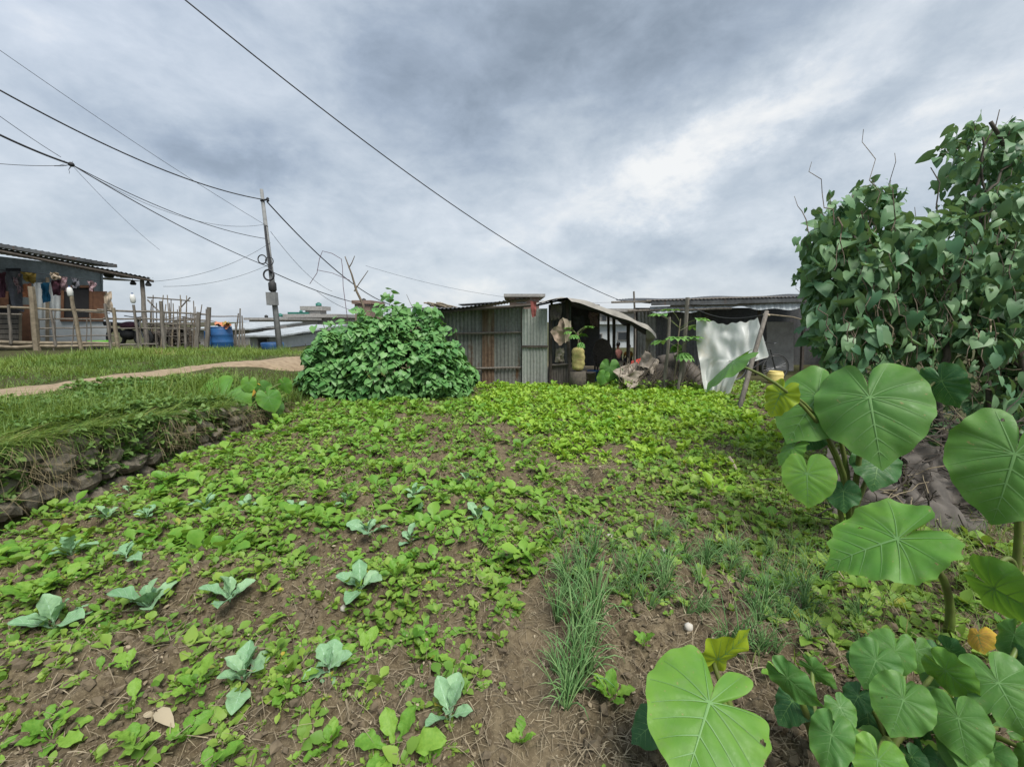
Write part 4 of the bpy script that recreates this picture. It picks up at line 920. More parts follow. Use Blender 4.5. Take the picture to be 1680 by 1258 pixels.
# debris heap under the shrub
rh = thing('debris_heap', 'heap of crumpled grey sacking and dead branches under the vine shrub', 'debris heap', GT(1560, 920))
def cloth(corners, nu, nv, amp, seed, mi=0, mb=None, freq=5):
    mb = mb or MB(); amp *= .75; freq *= .72; c = [Vector(q) for q in corners]; n_ = (c[1]-c[0]).cross(c[3]-c[0]).normalized()
    def f(u, v):
        p = (c[0]*(1-u)+c[1]*u)*(1-v)+(c[3]*(1-u)+c[2]*u)*v
        w = float(vn(np.array([u*freq+seed*3.1]), np.array([v*freq]), seed)[0]-.5)+.5*float(vn(np.array([u*freq*2.7+v*3]), np.array([v*freq*2.2-u*2]), seed+1)[0]-.5)+.45*abs(float(vn(np.array([u*freq*1.6-v*6]), np.array([v*freq*.7+u*2]), seed+2)[0]-.5))
        return p+n_*w*amp*2+Vector((float(vn(np.array([u*4.]), np.array([v*4.]), seed+3)[0]-.5), 0, float(vn(np.array([u*4.]), np.array([v*4.]), seed+4)[0]-.5)))*amp*.9
    return mb.grid(f, nu, nv, mi)
mb = MB()
cloth([W(1470, 700, 3.35), W(1590, 760, 3.2), W(1640, 900, 2.75), W(1500, 860, 2.9)], 30, 30, .10, 31, 0, mb)
cloth([W(1360, 730, 3.4), W(1480, 745, 3.3), W(1480, 840, 2.95), W(1370, 850, 3.0)], 26, 26, .09, 37, 0, mb)
cloth([W(1560, 830, 3.0), W(1690, 850, 3.0), W(1680, 960, 2.55), W(1600, 960, 2.5)], 26, 26, .09, 41, 0, mb)
obj('sacking', mb, 'tarp_grey', rh, smooth=True)
mb = MB()
for i in range(330):
    a_, b_ = random.uniform(1370, 1690), random.uniform(690, 960); an = random.uniform(0, 6.28); ln = random.uniform(30, 150); t_ = 3.25-(b_-690)/260*.55
    q = GT(a_, b_)
    mb.stick(W(a_, b_, t_), W(a_+ln*math.cos(an), b_+ln*.5*math.sin(an), t_+random.uniform(-.1, .3)), random.uniform(.003, .009), .003, .08, 5, 5)
obj('branch', mb, 'wood_dark', rh)
mb = MB()
for i in range(40):
    a_, b_ = random.uniform(1420, 1690), random.uniform(690, 940); an = random.uniform(0, 6.28); ln = random.uniform(30, 110); t_ = 3.15-(b_-690)/260*.55
    mb.stick(W(a_, b_, t_), W(a_+ln*math.cos(an), b_+ln*.5*math.sin(an), t_+.1), random.uniform(.002, .007), .002, .08, 5, 5)
obj('branch', mb, 'straw', rh)['label'] = 'pale dry twigs'
# ------------------------------------------------------------------ central tin shed
SY = 9.75
P0, NF = Vector((0, SY, 0)), Vector((0, -1, 0))
def S(px, py, dy=0): return PL(px, py, Vector((0, SY+dy, 0)), NF)
rs_ = thing('tin_shed', 'low grey corrugated tin shed with a rust streaked panel behind the bean bush', 'shed', S(820, 634))
def csheet(mb, px0, px1, pyt0, pyt1, pyb, dy, pitch=.09, amp=.012, mi=0):
    a_, b_ = S(px0, pyb, dy), S(px1, pyb, dy); ta, tb = S(px0, pyt0, dy), S(px1, pyt1, dy)
    nu = max(6, int((b_-a_).length/pitch*6))
    a_.z -= .08; b_.z -= .08
    return mb.grid(lambda u, v: (a_*(1-u)+b_*u)*(1-v)+(ta*(1-u)+tb*u)*v+Vector((0, amp*math.sin(2*math.pi*u*(b_-a_).length/pitch), 0)), nu, 3, mi)
mb = MB(); csheet(mb, 690, 795, 506, 503, 634, .03); csheet(mb, 806, 859, 503, 500, 634, 0); obj('wall', mb, 'tin_grey', rs_, smooth=True)
mb = MB(); csheet(mb, 791, 811, 503, 502, 634, -.025); obj('rusty_panel', mb, 'tin_rust', rs_, smooth=True)['label'] = 'rust brown vertical sheet'
mb = MB(); csheet(mb, 857, 898, 507, 506, 634, -.14, .075, .012)
dr = obj('door', mb, 'tin_door', rs_, smooth=True); dr['label'] = 'pale corrugated sheet door'
mb = MB(); mb.box((S(856, 570, -.17)+S(899, 567, -.17))/2, ((S(899, 570)-S(856, 570)).length, .03, .05)); obj('crossbar', mb, 'wood_dark', dr)
mb = MB()
for (pa, pb) in (((730, 547), (858, 545)), ((735, 604), (858, 603))):
    mb.stick(S(*pa, -.08), S(*pb, -.05), .03, .026, .01, 6)
obj('batten', mb, 'wood_grey', rs_)
mb = MB(); mb.stick(S(858, 636, -.08), S(856, 500, -.08), .03); mb.stick(S(712, 560, -.06), S(712, 505, -.06), .025); obj('post', mb, 'wood_grey', rs_)
mb = MB()
a_, b_ = S(690, 507, -.55), S(872, 494, -.5); bk = Vector((0, 3.6, .10))
mb.corr(a_+Vector((0, 0, .02)), b_-a_, bk, .09, .013, 0, 2, 5, lambda u, v: -.05*math.sin(u*5)); mb.corr(a_+Vector((0, 0, .005)), b_-a_, bk, .09, .013, 0, 2, 5, lambda u, v: -.05*math.sin(u*5))
obj('roof', mb, 'tin_dark', rs_, smooth=True)
mb = MB(); mb.stick(S(690, 512, -.45), S(880, 500, -.45), .045, .04, .01, 6); obj('eave_beam', mb, 'wood_dark', rs_)
mb = MB()
for i in range(12): mb.stick(S(695+random.uniform(0, 30), 503-random.uniform(0, 7), random.uniform(-.3, .8)), S(730+random.uniform(-6, 25), 508-random.uniform(0, 6), random.uniform(0, 1)), .02, .015, .05)
tag(obj('firewood_pile', mb, 'bamboo'), 'bundle of sticks lying on the left end of the shed roof', 'sticks')
mb = MB(); mb.box(S(792, 501, 1.2)+Vector((0, 0, .04)), (1.15, .9, .02), Matrix.Rotation(-.06, 3, 'Y')); tag(obj('roof_sheet', mb, 'tin_dark'), 'loose dark metal sheet lying on top of the shed roof', 'metal sheet')
mb = MB(); cloth([S(870, 494, -.62), S(880, 495, -.6), S(879, 519, -.58), S(873, 521, -.6)], 6, 14, .03, 51, 0, mb); tag(obj('red_rag', mb, 'faded_red', smooth=True), 'red rag hanging from the shed roof above the door', 'rag')
mb = MB(); cloth([S(806, 627, -.3), S(850, 630, -.35), S(850, 634, -.9), S(800, 634, -.8)], 12, 8, .05, 53, 0, mb); tag(obj('scrap_sheet', mb, 'tin_dark', smooth=True), 'bent dark scrap sheet on the ground at the foot of the shed wall', 'scrap metal')
# ------------------------------------------------------------------ open stall with tarp roof
rt = thing('stall', 'open stall under a sagging pale tarpaulin roof, right of the tin shed door', 'stall', S(960, 632))
def tarp(u, v, dz=0):
    px = np.interp(u, [0, .2, .45, .7, .85, 1], [890, 930, 985, 1035, 1060, 1076]); py = np.interp(u, [0, .2, .45, .7, .85, 1], [499, 489, 503, 523, 535, 549])
    p = S(px, py, -.5); back = Vector((0, 3.6*v, .12*v+.28*v*(u > .2)*min(1, (u-.2)*1.4)))
    return p+back+Vector((0, 0, dz-.09*math.sin(v*math.pi*2)**2*(u > .3)+.02*math.sin(u*23+v*9)))
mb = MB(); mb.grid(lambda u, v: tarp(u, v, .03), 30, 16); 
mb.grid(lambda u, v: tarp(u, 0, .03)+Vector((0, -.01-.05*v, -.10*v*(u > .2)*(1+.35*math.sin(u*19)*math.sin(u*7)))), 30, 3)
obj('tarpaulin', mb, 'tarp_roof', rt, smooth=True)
mb = MB(); mb.grid(lambda u, v: tarp(u, v, -.02), 30, 16); obj('tarp_underside_shade', mb, 'tarp_shade', rt, smooth=True)  # dark copy of the roof sheet, paints the shade beneath the tarpaulin
mb = MB(); p = S(1076, 549, -.5)
mb.grid(lambda u, v: p+Vector((-.22*(1-u), .8*u*v, .10*(1-u)-.55*v*(.4+.6*u)+.04*math.sin(v*9+u*4))), 8, 10); obj('loose_flap', mb, 'tarp_roof', rt, smooth=True)
def post(mb, a_, b_, dy, r=.035): 
    p, q = S(*a_, dy), S(*b_, dy); p.z = min(p.z, -.05); mb.stick(p, q, r, r*.9, .012, 6)
for (a_, b_, dy, r_) in (((902, 634), (905, 497), -.1, .035), ((935, 634), (930, 490), -.1, .04), ((1007, 612), (1007, 517), .6, .045), ((999, 606), (998, 515), 1.6, .04), ((1031, 606), (1031, 527), .9, .05), ((1062, 606), (1062, 540), .6, .03)):
    mb = MB(); post(mb, a_, b_, dy, r_); obj('post', mb, 'wood_dark', rt)
mb = MB(); csheet(mb, 900, 937, 500, 494, 634, .12, .1, .012); obj('wall', mb, 'tin_dark', rt, smooth=True)
mb = MB()
for i in range(9): mb.prism([S(905+i*4, 634, -.0), S(908.4+i*4, 634, -.0), S(908.4+i*4, 596+random.uniform(-3, 3), 0), S(905+i*4, 596+random.uniform(-3, 3), 0)], (0, 1, 0), .02)
mb.stick(S(902, 599, -.05), S(940, 597, -.05), .03); obj('plank', mb, 'wood_grey', rt)
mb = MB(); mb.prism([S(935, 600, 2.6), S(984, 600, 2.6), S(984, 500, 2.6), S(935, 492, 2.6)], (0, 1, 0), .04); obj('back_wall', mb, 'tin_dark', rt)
mb = MB(); cloth([S(903, 545, -.3), S(925, 520, -.35), S(930, 560, -.3), S(918, 568, -.32)], 14, 14, .05, 55, 0, mb); tag(obj('hanging_cloth', mb, 'tan_cloth', smooth=True), 'tan sackcloth hung on the post beside the tin door', 'cloth')
mb = MB(); cloth([S(924, 520, -.42), S(937, 527, -.36), S(935, 560, -.34), S(927, 562, -.36)], 10, 14, .04, 57, 0, mb); tag(obj('hanging_cloth', mb, 'cream_cloth', smooth=True), 'pale cream cloth hung behind the tan sackcloth', 'cloth')
mb = MB(); cloth([S(902, 498, -.2), S(922, 502, -.25), S(920, 524, -.25), S(904, 526, -.2)], 12, 10, .07, 59, 0, mb); tag(obj('hanging_bundle', mb, 'net_brown', smooth=True), 'dark bundle of rags tied under the stall eave', 'bundle')
def sack(c, w, h, d, seed, mat, label, cat, name):
    mb = MB(); c = Vector(c); rs2 = np.random.default_rng(seed)
    def f(u, v):
        th = 2*math.pi*u; k_ = (1-(2*v-1)**6)**.5 if v not in (0, 1) else 0; e = (abs(math.cos(th))**4+abs(math.sin(th))**4)**-.25
        w_ = .06*math.sin(v*25+th*2+seed)+.05*math.sin(th*3+v*7)
        return c+Vector((math.cos(th)*e*w/2*k_*(1+w_), math.sin(th)*e*d/2*k_*(1+w_), h*v))
    mb.grid(f, 20, 14); return tag(obj(name, mb, mat, smooth=True), label, cat)
sack(S(948, 609, -.6)-Vector((0, 0, .0)), .27, .55, .22, 1, 'sack_yellow', 'yellow woven sack of earth with a papaya seedling growing from it', 'sack', 'yellow_sack')
mb = MB(); mb.lathe(Vector((S(948, 612, -.6).x, S(948, 612, -.6).y, -.02)), [(.17, 0), (.19, .2), (.18, S(948, 609, -.6).z+.02)], 14); tag(obj('stump', mb, 'bark', smooth=True), 'dark stump carrying the yellow sack', 'stump')
def papaya(base, h, name, label, n=9, ls=.28, seed=0, mat='papaya'):
    rs2 = random.Random(seed); r = thing(name, label, 'papaya plant', base); base = Vector(base); top = base+Vector((rs2.uniform(-.05, .05), 0, h))
    obj('trunk', MB().stick(base, top, .018, .012, .05), 'bamboo', r); mbp = MB(); arr = []
    for i in range(n):
        az = i*2.4; el = rs2.uniform(-.3, .8); z_ = rs2.uniform(.55, 1); b0 = base.lerp(top, z_); tip = b0+Vector((math.cos(az)*math.cos(el), math.sin(az)*math.cos(el), math.sin(el)))*ls*rs2.uniform(.7, 1.2)
        mbp.tube([b0, (b0+tip)/2+Vector((0, 0, .03)), tip], [.005, .003], 4)
        for k_ in range(6):
            ang = (k_-2.5)*.55; d = Matrix.Rotation(ang, 3, 'Z') @ (tip-b0).normalized(); d.z -= .35
            X, Y, Z = basis(np.array([tuple(d)]), np.array([[0, 0, 1.]]))
            arr.append(scat(T_OVAL[1], np.array([tuple(tip)]), X, Y, Z, np.array([ls*.55]), np.array([rs2.random()])))
    V_, F_, r_ = joinv(arr); obj('foliage', npmesh('foliage', V_-np.array(base), F_, r_), mat, r); obj('leaf_stalk', mbp, 'petiole', r); return r
papaya(S(950, 570, -.6), .34, 'papaya_plant', 'papaya seedling growing from the yellow sack under the stall', 9, .26, 1)
papaya(Vector((S(1106, 640, -1.2).x, S(1106, 640, -1.2).y, 0)), 1.55, 'papaya_plant', 'slim papaya tree growing behind the bamboo post and tarpaulin heap', 12, .42, 2)
# dark green big leaf plant before the stall
rk, bk_ = plant('taro_plant', 'short taro plant with one broad blue green leaf in front of the stall', 'taro plant', 1000, 636)
taro_leaf(rk, bk_, (1000, 603), (998, 626), 32, 9.0, 1, 0, 'taro', 91, 40, 10, cup=.3); taro_leaf(rk, bk_, (1010, 612), (1016, 630), 20, 9.0, 1, .4, 'taro_dark', 92, 30, 8, cup=.3); taro_leaf(rk, bk_, (990, 617), (984, 632), 18, 8.95, 1, .4, 'taro_bright', 93, 30, 8, cup=.3)
for (c4, mt, ds) in (([(940, 520), (958, 518), (960, 556), (944, 552)], 'grey_cloth', 'grey cloth hanging in the dark of the stall behind the papaya seedling'), ([(966, 512), (982, 514), (981, 536), (968, 538)], 'print_cloth', 'small patterned cloth hanging from the stall rafters'), ([(912, 572), (924, 570), (926, 592), (910, 594)], 'tarp_beige', 'pale rag draped over the plank below the tan sackcloth')):
    mb = MB(); dy_ = 1.4 if mt != 'tarp_beige' else -.12; cloth([S(x_, y_, dy_) for x_, y_ in c4], 12, 12, .06, len(ds), 0, mb); tag(obj('hanging_cloth', mb, mt, smooth=True), ds, 'cloth')
for (a_, dy_, mt, ds) in ((974, .4, 'blue_plastic', 'small blue bucket on the ground inside the stall'), (966, .1, 'tarp_grey', 'grey tin drum on the ground at the stall entrance')):
    p = S(a_, 610, dy_); p.z = 0; tag(obj('bucket' if 'bucket' in ds else 'drum', MB().lathe(p, [(.10, 0), (.15, .04), (.17, .30), (.175, .30), (.16, .29)], 18), mt, smooth=True), ds, 'bucket' if 'bucket' in ds else 'drum')
# chair
cb = S(991, 607, 1.3); cb.z = 0
rch = thing('armchair', 'brown round backed chair standing inside the stall', 'chair', cb); cx = cb
mb = MB(); mb.box(cx+Vector((0, 0, .36)), (.5, .46, .1)); obj('seat', mb, 'wood_dark', rch)
mb = MB(); pts = [cx+Vector((-.24, .2, .4)), cx+Vector((-.26, .24, .75)), cx+Vector((-.17, .27, .97)), cx+Vector((0, .28, 1.04)), cx+Vector((.17, .27, .97)), cx+Vector((.26, .24, .75)), cx+Vector((.24, .2, .4))]
mb.prism(pts, (0, 1, .1), .05); obj('backrest', mb, 'net_brown', rch)
for sx in (-1, 1):
    for sy in (-1, 1): obj('leg', MB().tube([cx+Vector((.21*sx, .18*sy, 0)), cx+Vector((.21*sx, .18*sy, .34))], .025), 'wood_dark', rch)
    obj('armrest', MB().tube([cx+Vector((.25*sx, -.2, .34)), cx+Vector((.26*sx, -.18, .6)), cx+Vector((.26*sx, .24, .64))], .025), 'wood_dark', rch)
# two children sitting on a bench, backs to the camera
bp = S(1019, 606, 3.0); bp.z = 0
rbn = thing('bench', 'low wooden bench under the two seated children', 'bench', bp)
obj('seat', MB().box(bp+Vector((.0, 0, .27)), (1.0, .3, .04)), 'wood_grey', rbn)
for sx in (-.42, .42): obj('leg', MB().box(bp+Vector((sx, 0, .125)), (.05, .26, .25)), 'wood_grey', rbn)
def skin(name, verts, edges, radii, mat, parent, root=0, sub=1):
    me_ = bpy.data.meshes.new(name); me_.from_pydata([tuple(v) for v in verts], edges, []); o = bpy.data.objects.new(name, me_); COL.objects.link(o)
    md = o.modifiers.new('s', 'SKIN'); md.use_smooth_shade = True
    for i, r in enumerate(radii): me_.skin_vertices[0].data[i].radius = (r, r)
    me_.skin_vertices[0].data[root].use_root = True
    s2 = o.modifiers.new('b', 'SUBSURF'); s2.levels = s2.render_levels = sub
    dg = bpy.context.evaluated_depsgraph_get(); m2 = bpy.data.meshes.new_from_object(o.evaluated_get(dg)); bpy.data.objects.remove(o)
    m2.name = name; m2.materials.clear(); m2.materials.append(MATS[mat]); o2 = bpy.data.objects.new(name, m2); COL.objects.link(o2); o2.parent = parent; return o2
def child(base, label, shirt, k=1.0, turn=0.0):
    r = thing('person', label, 'person', base); r.rotation_euler = (0, 0, turn)
    J = [(0, 0, .33), (0, 0, .44), (0, 0, .56), (0, 0, .61), (0, .005, .64), (0, .02, .71), (0, .02, .78),
         (.075, 0, .555), (.12, .04, .44), (.11, .16, .36), (-.075, 0, .555), (-.12, .04, .44), (-.11, .16, .36),
         (.06, .02, .32), (.075, .26, .31), (.075, .28, .05), (.075, .35, .03), (-.06, .02, .32), (-.075, .26, .31), (-.075, .28, .05), (-.075, .35, .03)]
    E = [(0, 1), (1, 2), (2, 3), (3, 4), (4, 5), (5, 6), (2, 7), (7, 8), (8, 9), (2, 10), (10, 11), (11, 12), (0, 13), (13, 14), (14, 15), (15, 16), (0, 17), (17, 18), (18, 19), (19, 20)]
    rad = [.075, .07, .07, .035, .035, .07, .05, .035, .026, .02, .035, .026, .02, .055, .045, .03, .025, .055, .045, .03, .025]
    # fingers and thumb
    for h, sg in ((9, 1), (12, -1)):
        hx, hy, hz = J[h]; pi_ = len(J); J.append((hx-.005*sg, hy+.035, hz-.005)); E.append((h, pi_)); rad.append(.018)
        for q in range(4): J.append((hx+(-.018+.012*q)*sg, hy+.07+.006*(q in (1, 2)), hz-.02)); E.append((pi_, len(J)-1)); rad.append(.006)
        J.append((hx-.035*sg, hy+.045, hz+.0)); E.append((h, len(J)-1)); rad.append(.007)
    sc_ = [(a_*k, b_*k, c*k) for a_, b_, c in J]
    skin('body', sc_, E, [q*k for q in rad], 'skin', r)
    T = [(0, 0, .31), (0, 0, .44), (0, 0, .56), (0, 0, .60), (.078, 0, .56), (.125, .03, .46), (-.078, 0, .56), (-.125, .03, .46)]
    skin('shirt', [(a_*k, b_*k, c*k) for a_, b_, c in T], [(0, 1), (1, 2), (2, 3), (2, 4), (4, 5), (2, 6), (6, 7)], [q*k for q in (.095, .088, .085, .045, .045, .042, .045, .042)], shirt, r)
    Tr = [(0, 0, .31), (.06, .02, .32), (.075, .24, .315), (-.06, .02, .32), (-.075, .24, .315)]
    skin('trousers', [(a_*k, b_*k, c*k) for a_, b_, c in Tr], [(0, 1), (1, 2), (0, 3), (3, 4)], [q*k for q in (.092, .065, .055, .065, .055)], 'dark_trousers', r)
    Hh = [(0, -.012, .69), (0, .0, .765), (0, .03, .79)]
    skin('hair', [(a_*k, b_*k, c*k) for a_, b_, c in Hh], [(0, 1), (1, 2)], [q*k for q in (.066, .073, .05)], 'hair', r)
    mbf = MB()
    mbf.tube([Vector((0, .085, .71))*k, Vector((0, .103, .695))*k], [.006*k, .010*k], 6)
    obj('nose', mbf, 'skin', r)
    for sg in (-1, 1): obj('ear', MB().lathe(Vector((.07*sg, .02, .71))*k, [(.004*k, -.018*k), (.014*k, 0), (.004*k, .018*k)], 8), 'skin', r); obj('eye', MB().lathe(Vector((.028*sg, .082, .725))*k, [(.003*k, -.007*k), (.009*k, 0), (.003*k, .007*k)], 8), 'hair', r)
    obj('mouth', MB().tube([Vector((-.02, .083, .672))*k, Vector((0, .09, .67))*k, Vector((.02, .083, .672))*k], .004*k, 5), 'red_cloth', r)
    return r
child(bp+Vector((-.12, 0, 0)), 'dark haired child in a pink shirt sitting under the stall roof', 'pink_shirt', 1.08, .1)
child(bp+Vector((.20, -.03, 0)), 'dark haired child in a yellow and red shirt sitting beside the child in pink', 'yellow_shirt', 1.0, -.1)
# ------------------------------------------------------------------ tarpaulin heap with posts
rp = thing('tarpaulin_heap', 'heap of crumpled beige tarpaulins and sticks right of the stall', 'tarpaulin heap', Vector((S(1060, 640).x, 9.2, 0)))
mb = MB()
D = -.9
cloth([S(1006, 606, D), S(1046, 592, D+.2), S(1062, 612, D), S(1020, 622, D-.2)], 20, 16, .09, 61, 0, mb); cloth([S(1044, 600, D), S(1060, 574, D+.3), S(1084, 590, D+.2), S(1072, 612, D-.1)], 18, 18, .11, 63, 0, mb)
cloth([S(1022, 616, D-.3), S(1058, 606, D-.1), S(1050, 630, D-.3), S(1030, 640, D-.4)], 16, 14, .08, 65, 0, mb)
obj('tarpaulin', mb, 'tarp_beige', rp, smooth=True)
mb = MB()
def hump(u, v): 
    px = 1040+u*112; top = np.interp(u, [0, .3, .6, .8, 1], [606, 594, 577, 584, 618]); py = 645+(top-645)*math.sin(v*math.pi/2)
    p = S(px, py, D+.9*v-.3); return p+Vector((.06*math.sin(u*31+v*5), .08*math.sin(u*23+v*17), .05*math.sin(u*19+v*13)))
mb.grid(hump, 34, 16); obj('netting', mb, 'net_brown', rp, smooth=True)
mb = MB()
for i in range(70): 
    a_ = random.uniform(1015, 1150); mb.stick(S(a_, random.uniform(625, 648), D-.3), S(a_+random.uniform(-35, 35), random.uniform(585, 630), D+random.uniform(-.3, .2)), random.uniform(.006, .016), .006, .07)
obj('branch', mb, 'twig', rp)
n = 170; a_ = randu(n, 1005, 1165); b_ = randu(n, 625, 650); P = np.array([tuple(S(q, w, D-.35+random.uniform(-.2, .3))) for q, w in zip(a_, b_)])
P[:, 2] = np.maximum(P[:, 2]-.0, .02)
stuff('heap_weeds', rosette(P, 4, randu(n, .04, .09), (-.2, 1.2), T_OVAL), 'weed', 'weeds and creepers growing over the foot of the tarpaulin heap', 'weeds')
mb = MB(); mb.stick(S(1090, 645, -1.3), S(1098, 520, -1.3), .035, .03, .02, 6); tag(obj('wooden_post', mb, 'wood_grey'), 'grey wooden post leaning in the tarpaulin heap beside the papaya', 'post')
mb = MB(); mb.stick(S(1118, 648, -1.1), S(1128, 488, -1.1), .045, .04, .015, 6); tag(obj('wooden_post', mb, 'wood_grey'), 'tall grey post carrying the rope left of the white sheet', 'post')
mb = MB(); mb.stick(S(1112, 645, -1.5), S(1118, 590, -1.5), .03, .028, .03, 6); tag(obj('wooden_post', mb, 'wood_grey'), 'short thin post between the heap and the white sheet', 'post')
# ------------------------------------------------------------------ white sheet, rope, leaning post
pb, pt = GT(1210, 672), W(1258, 511, 7.35)
rl = thing('leaning_post', 'dark wooden post leaning to the right before the white sheet', 'post', pb)
obj('pole', MB().stick(pb-Vector((0, 0, .1)), pt, .042, .036, .02, 7), 'wood_grey', rl, smooth=True)
obj('binding', MB().torus(pt-Vector((.0, 0, .06)), Matrix.Rotation(.2, 3, 'Y'), .045, .018, 12, 5), 'cream_cloth', rl, smooth=True)
RA, RB = S(1127, 500, -1.1), pt-Vector((0, 0, .05))
mb = MB(); mb.tube([RA.lerp(RB, i/16)-Vector((0, 0, .16*math.sin(math.pi*i/16))) for i in range(17)], .008, 5); tag(obj('rope', mb, 'cable'), 'thin dark rope sagging between two posts, carrying the white sheet', 'rope')
mb = MB(); mb.tube([RB, W(1300, 520, 7.9), W(1345, 533, 8.4)], .012, 5); tag(obj('bamboo_pole', mb, 'bamboo'), 'thin pole reaching right from the leaning post into the shrub', 'pole')
rows_ = [(0, 1143, 1243, 522), (.10, 1142, 1247, 536), (.25, 1142, 1253, 556), (.45, 1146, 1262, 586), (.52, 1148, 1232, 594), (.62, 1150, 1214, 608), (.75, 1153, 1204, 628), (.88, 1157, 1198, 645), (1, 1167, 1176, 663)]
def sheet(u, v):
    vv = [q[0] for q in rows_]; l_ = np.interp(v, vv, [q[1] for q in rows_]); r_ = np.interp(v, vv, [q[2] for q in rows_]); y_ = np.interp(v, vv, [q[3] for q in rows_])
    y_ += (9*math.sin(math.pi*u)+2.5*math.sin(u*13+1)*math.sin(u*29))*(1-v)**2*(v < .5); px = l_+(r_-l_)*u; t_ = 8.45-.6*(px-1143)/100-.10*v
    n_ = float(vn(np.array([u*7.+v*2]), np.array([v*2.]), 71)[0]-.5)*.16+float(vn(np.array([u*15.+v*5]), np.array([v*5.]), 72)[0]-.5)*.09+float(vn(np.array([u*3.+v*6]), np.array([v*4.-u*5]), 73)[0]-.5)*.14
    return W(px, y_, t_+n_*.75)
mb = MB(); mb.grid(sheet, 44, 44); tag(obj('plastic_sheet', mb, 'poly_sheet', smooth=True), 'crinkled white plastic sheet hung from the rope to dry', 'plastic sheet')
# ------------------------------------------------------------------ right shed
QY = 11.9
def Q(px, py, dy=0): return PL(px, py, Vector((0, QY+dy, 0)), NF)
rq = thing('long_shed', 'long dark open shed with stacked roof sheets behind the white sheet', 'shed', Q(1200, 615))
mb = MB()
def csQ(mb, a0, a1, t0, t1, b0, dy, pitch=.1, amp=.014):
    a_, b_ = Q(a0, b0, dy), Q(a1, b0, dy); a_.z = b_.z = -.1; ta, tb = Q(a0, t0, dy), Q(a1, t1, dy); nu = max(6, int((b_-a_).length/pitch*6))
    return mb.grid(lambda u, v: (a_*(1-u)+b_*u)*(1-v)+(ta*(1-u)+tb*u)*v+Vector((0, amp*math.sin(2*math.pi*u*(b_-a_).length/pitch), 0)), nu, 2)
csQ(mb, 1050, 1150, 508, 506, 620, 0); obj('wall', mb, 'tin_dark', rq, smooth=True)
mb = MB(); csQ(mb, 1046, 1076, 512, 511, 620, -.05); obj('pale_panel', mb, 'tin_grey', rq, smooth=True)
mb = MB(); mb.prism([Q(1258, 615, .6), Q(1302, 615, .6), Q(1302, 528, .6), Q(1258, 528, .6)], (0, 1, 0), .05); obj('panel', mb, 'concrete', rq)
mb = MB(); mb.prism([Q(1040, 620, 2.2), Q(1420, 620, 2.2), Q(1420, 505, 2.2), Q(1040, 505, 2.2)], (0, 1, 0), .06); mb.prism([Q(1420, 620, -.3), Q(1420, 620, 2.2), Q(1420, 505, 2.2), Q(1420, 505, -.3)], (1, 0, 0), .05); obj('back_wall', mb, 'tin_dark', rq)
mb = MB(); a_, b_ = Q(1062, 497, -.7), Q(1430, 487, -.7); mb.corr(a_, b_-a_, Vector((0, 3.4, .25)), .1, .015, 0, 2, 5, lambda u, v: .03*math.sin(u*14)); mb.corr(a_-Vector((0, 0, .015)), b_-a_, Vector((0, 3.4, .25)), .1, .015, 0, 2, 5, lambda u, v: .03*math.sin(u*14))
obj('roof', mb, 'tin_dark', rq, smooth=True)
mb = MB(); a_, b_ = Q(1066, 507, -.85), Q(1420, 496, -.85)
mb.grid(lambda u, v: a_.lerp(b_, u)+Vector((0, -.05*v+.012*math.sin(u*230), .06-(.13+.05*math.sin(u*13)+.03*math.sin(u*41))*v)), 240, 3); obj('eave_sheet', mb, 'tin_pale', rq, smooth=True)
mb = MB(); a_, b_ = Q(1070, 493, -1.0), Q(1425, 484, -1.0); mb.corr(a_, b_-a_, Vector((0, 1.6, .10)), .1, .014, 0, 2, 5); mb.prism([a_-Vector((0, -.02, .02)), b_-Vector((0, -.02, .02)), b_-Vector((0, -.02, .13)), a_-Vector((0, -.02, .13))], (0, 1, 0), .05); obj('upper_roof', mb, 'tin_dark', rq)
for (p_, q_, r_) in (((1003, 496), (1180, 494), .03), ((1030, 510), (1200, 506), .035), ((1060, 494), (1425, 485), .035), ((1100, 502), (1425, 491), .03)):
    obj('roof_pole', MB().stick(Q(*p_, -.9), Q(*q_, -.9), r_, r_*.8, .01, 6, 7), 'wood_grey', rq)
obj('upright', MB().stick(Q(1042, 620, -.8), Q(1040, 478, -.8), .035, .025, .02), 'wood_grey', rq)
for px in (1160, 1246, 1320, 1400): obj('upright', MB().stick(Vector((Q(px, 560, -.5).x, QY-.5, 0)), Q(px, 506, -.5), .05, .05, .01), 'wood_dark', rq)
# bicycle
bc0 = Q(1237, 612, -1.5); bc0.z = 0
rby = thing('bicycle', 'old dark bicycle parked half hidden behind the white sheet', 'bicycle', bc0)
MW = Matrix.Rotation(math.pi/2, 3, 'X')
for dx in (-.52, .52):
    c = bc0+Vector((dx, 0, .34)); wh = obj('wheel', MB().torus(c, MW, .31, .012, 32, 6), 'steel', rby, smooth=True)
    obj('tyre', MB().torus(c, MW, .335, .018, 32, 6), 'black_rubber', wh, smooth=True)
    mb = MB()
    for i in range(14):
        an = math.pi*i/14; d = Vector((math.cos(an), 0, math.sin(an)))*.31; mb.tube([c-d, c+d], .0025, 4)
    obj('spoke', mb, 'steel', wh)
mb = MB(); bb = bc0+Vector((-.08, 0, .30)); st_ = bc0+Vector((-.2, 0, .78)); hd = bc0+Vector((.36, 0, .80)); hd2 = bc0+Vector((.40, 0, .64))
for (p, q) in ((bb, st_), (st_, hd), (bb, hd2), (st_, bc0+Vector((-.52, 0, .34))), (bb, bc0+Vector((-.52, 0, .34))), (hd, bc0+Vector((.52, 0, .34)))): mb.tube([p, q], .016, 6)
obj('frame', mb, 'black_rubber', rby); obj('saddle', MB().box(st_+Vector((0, 0, .1)), (.26, .14, .06)), 'black_rubber', rby)
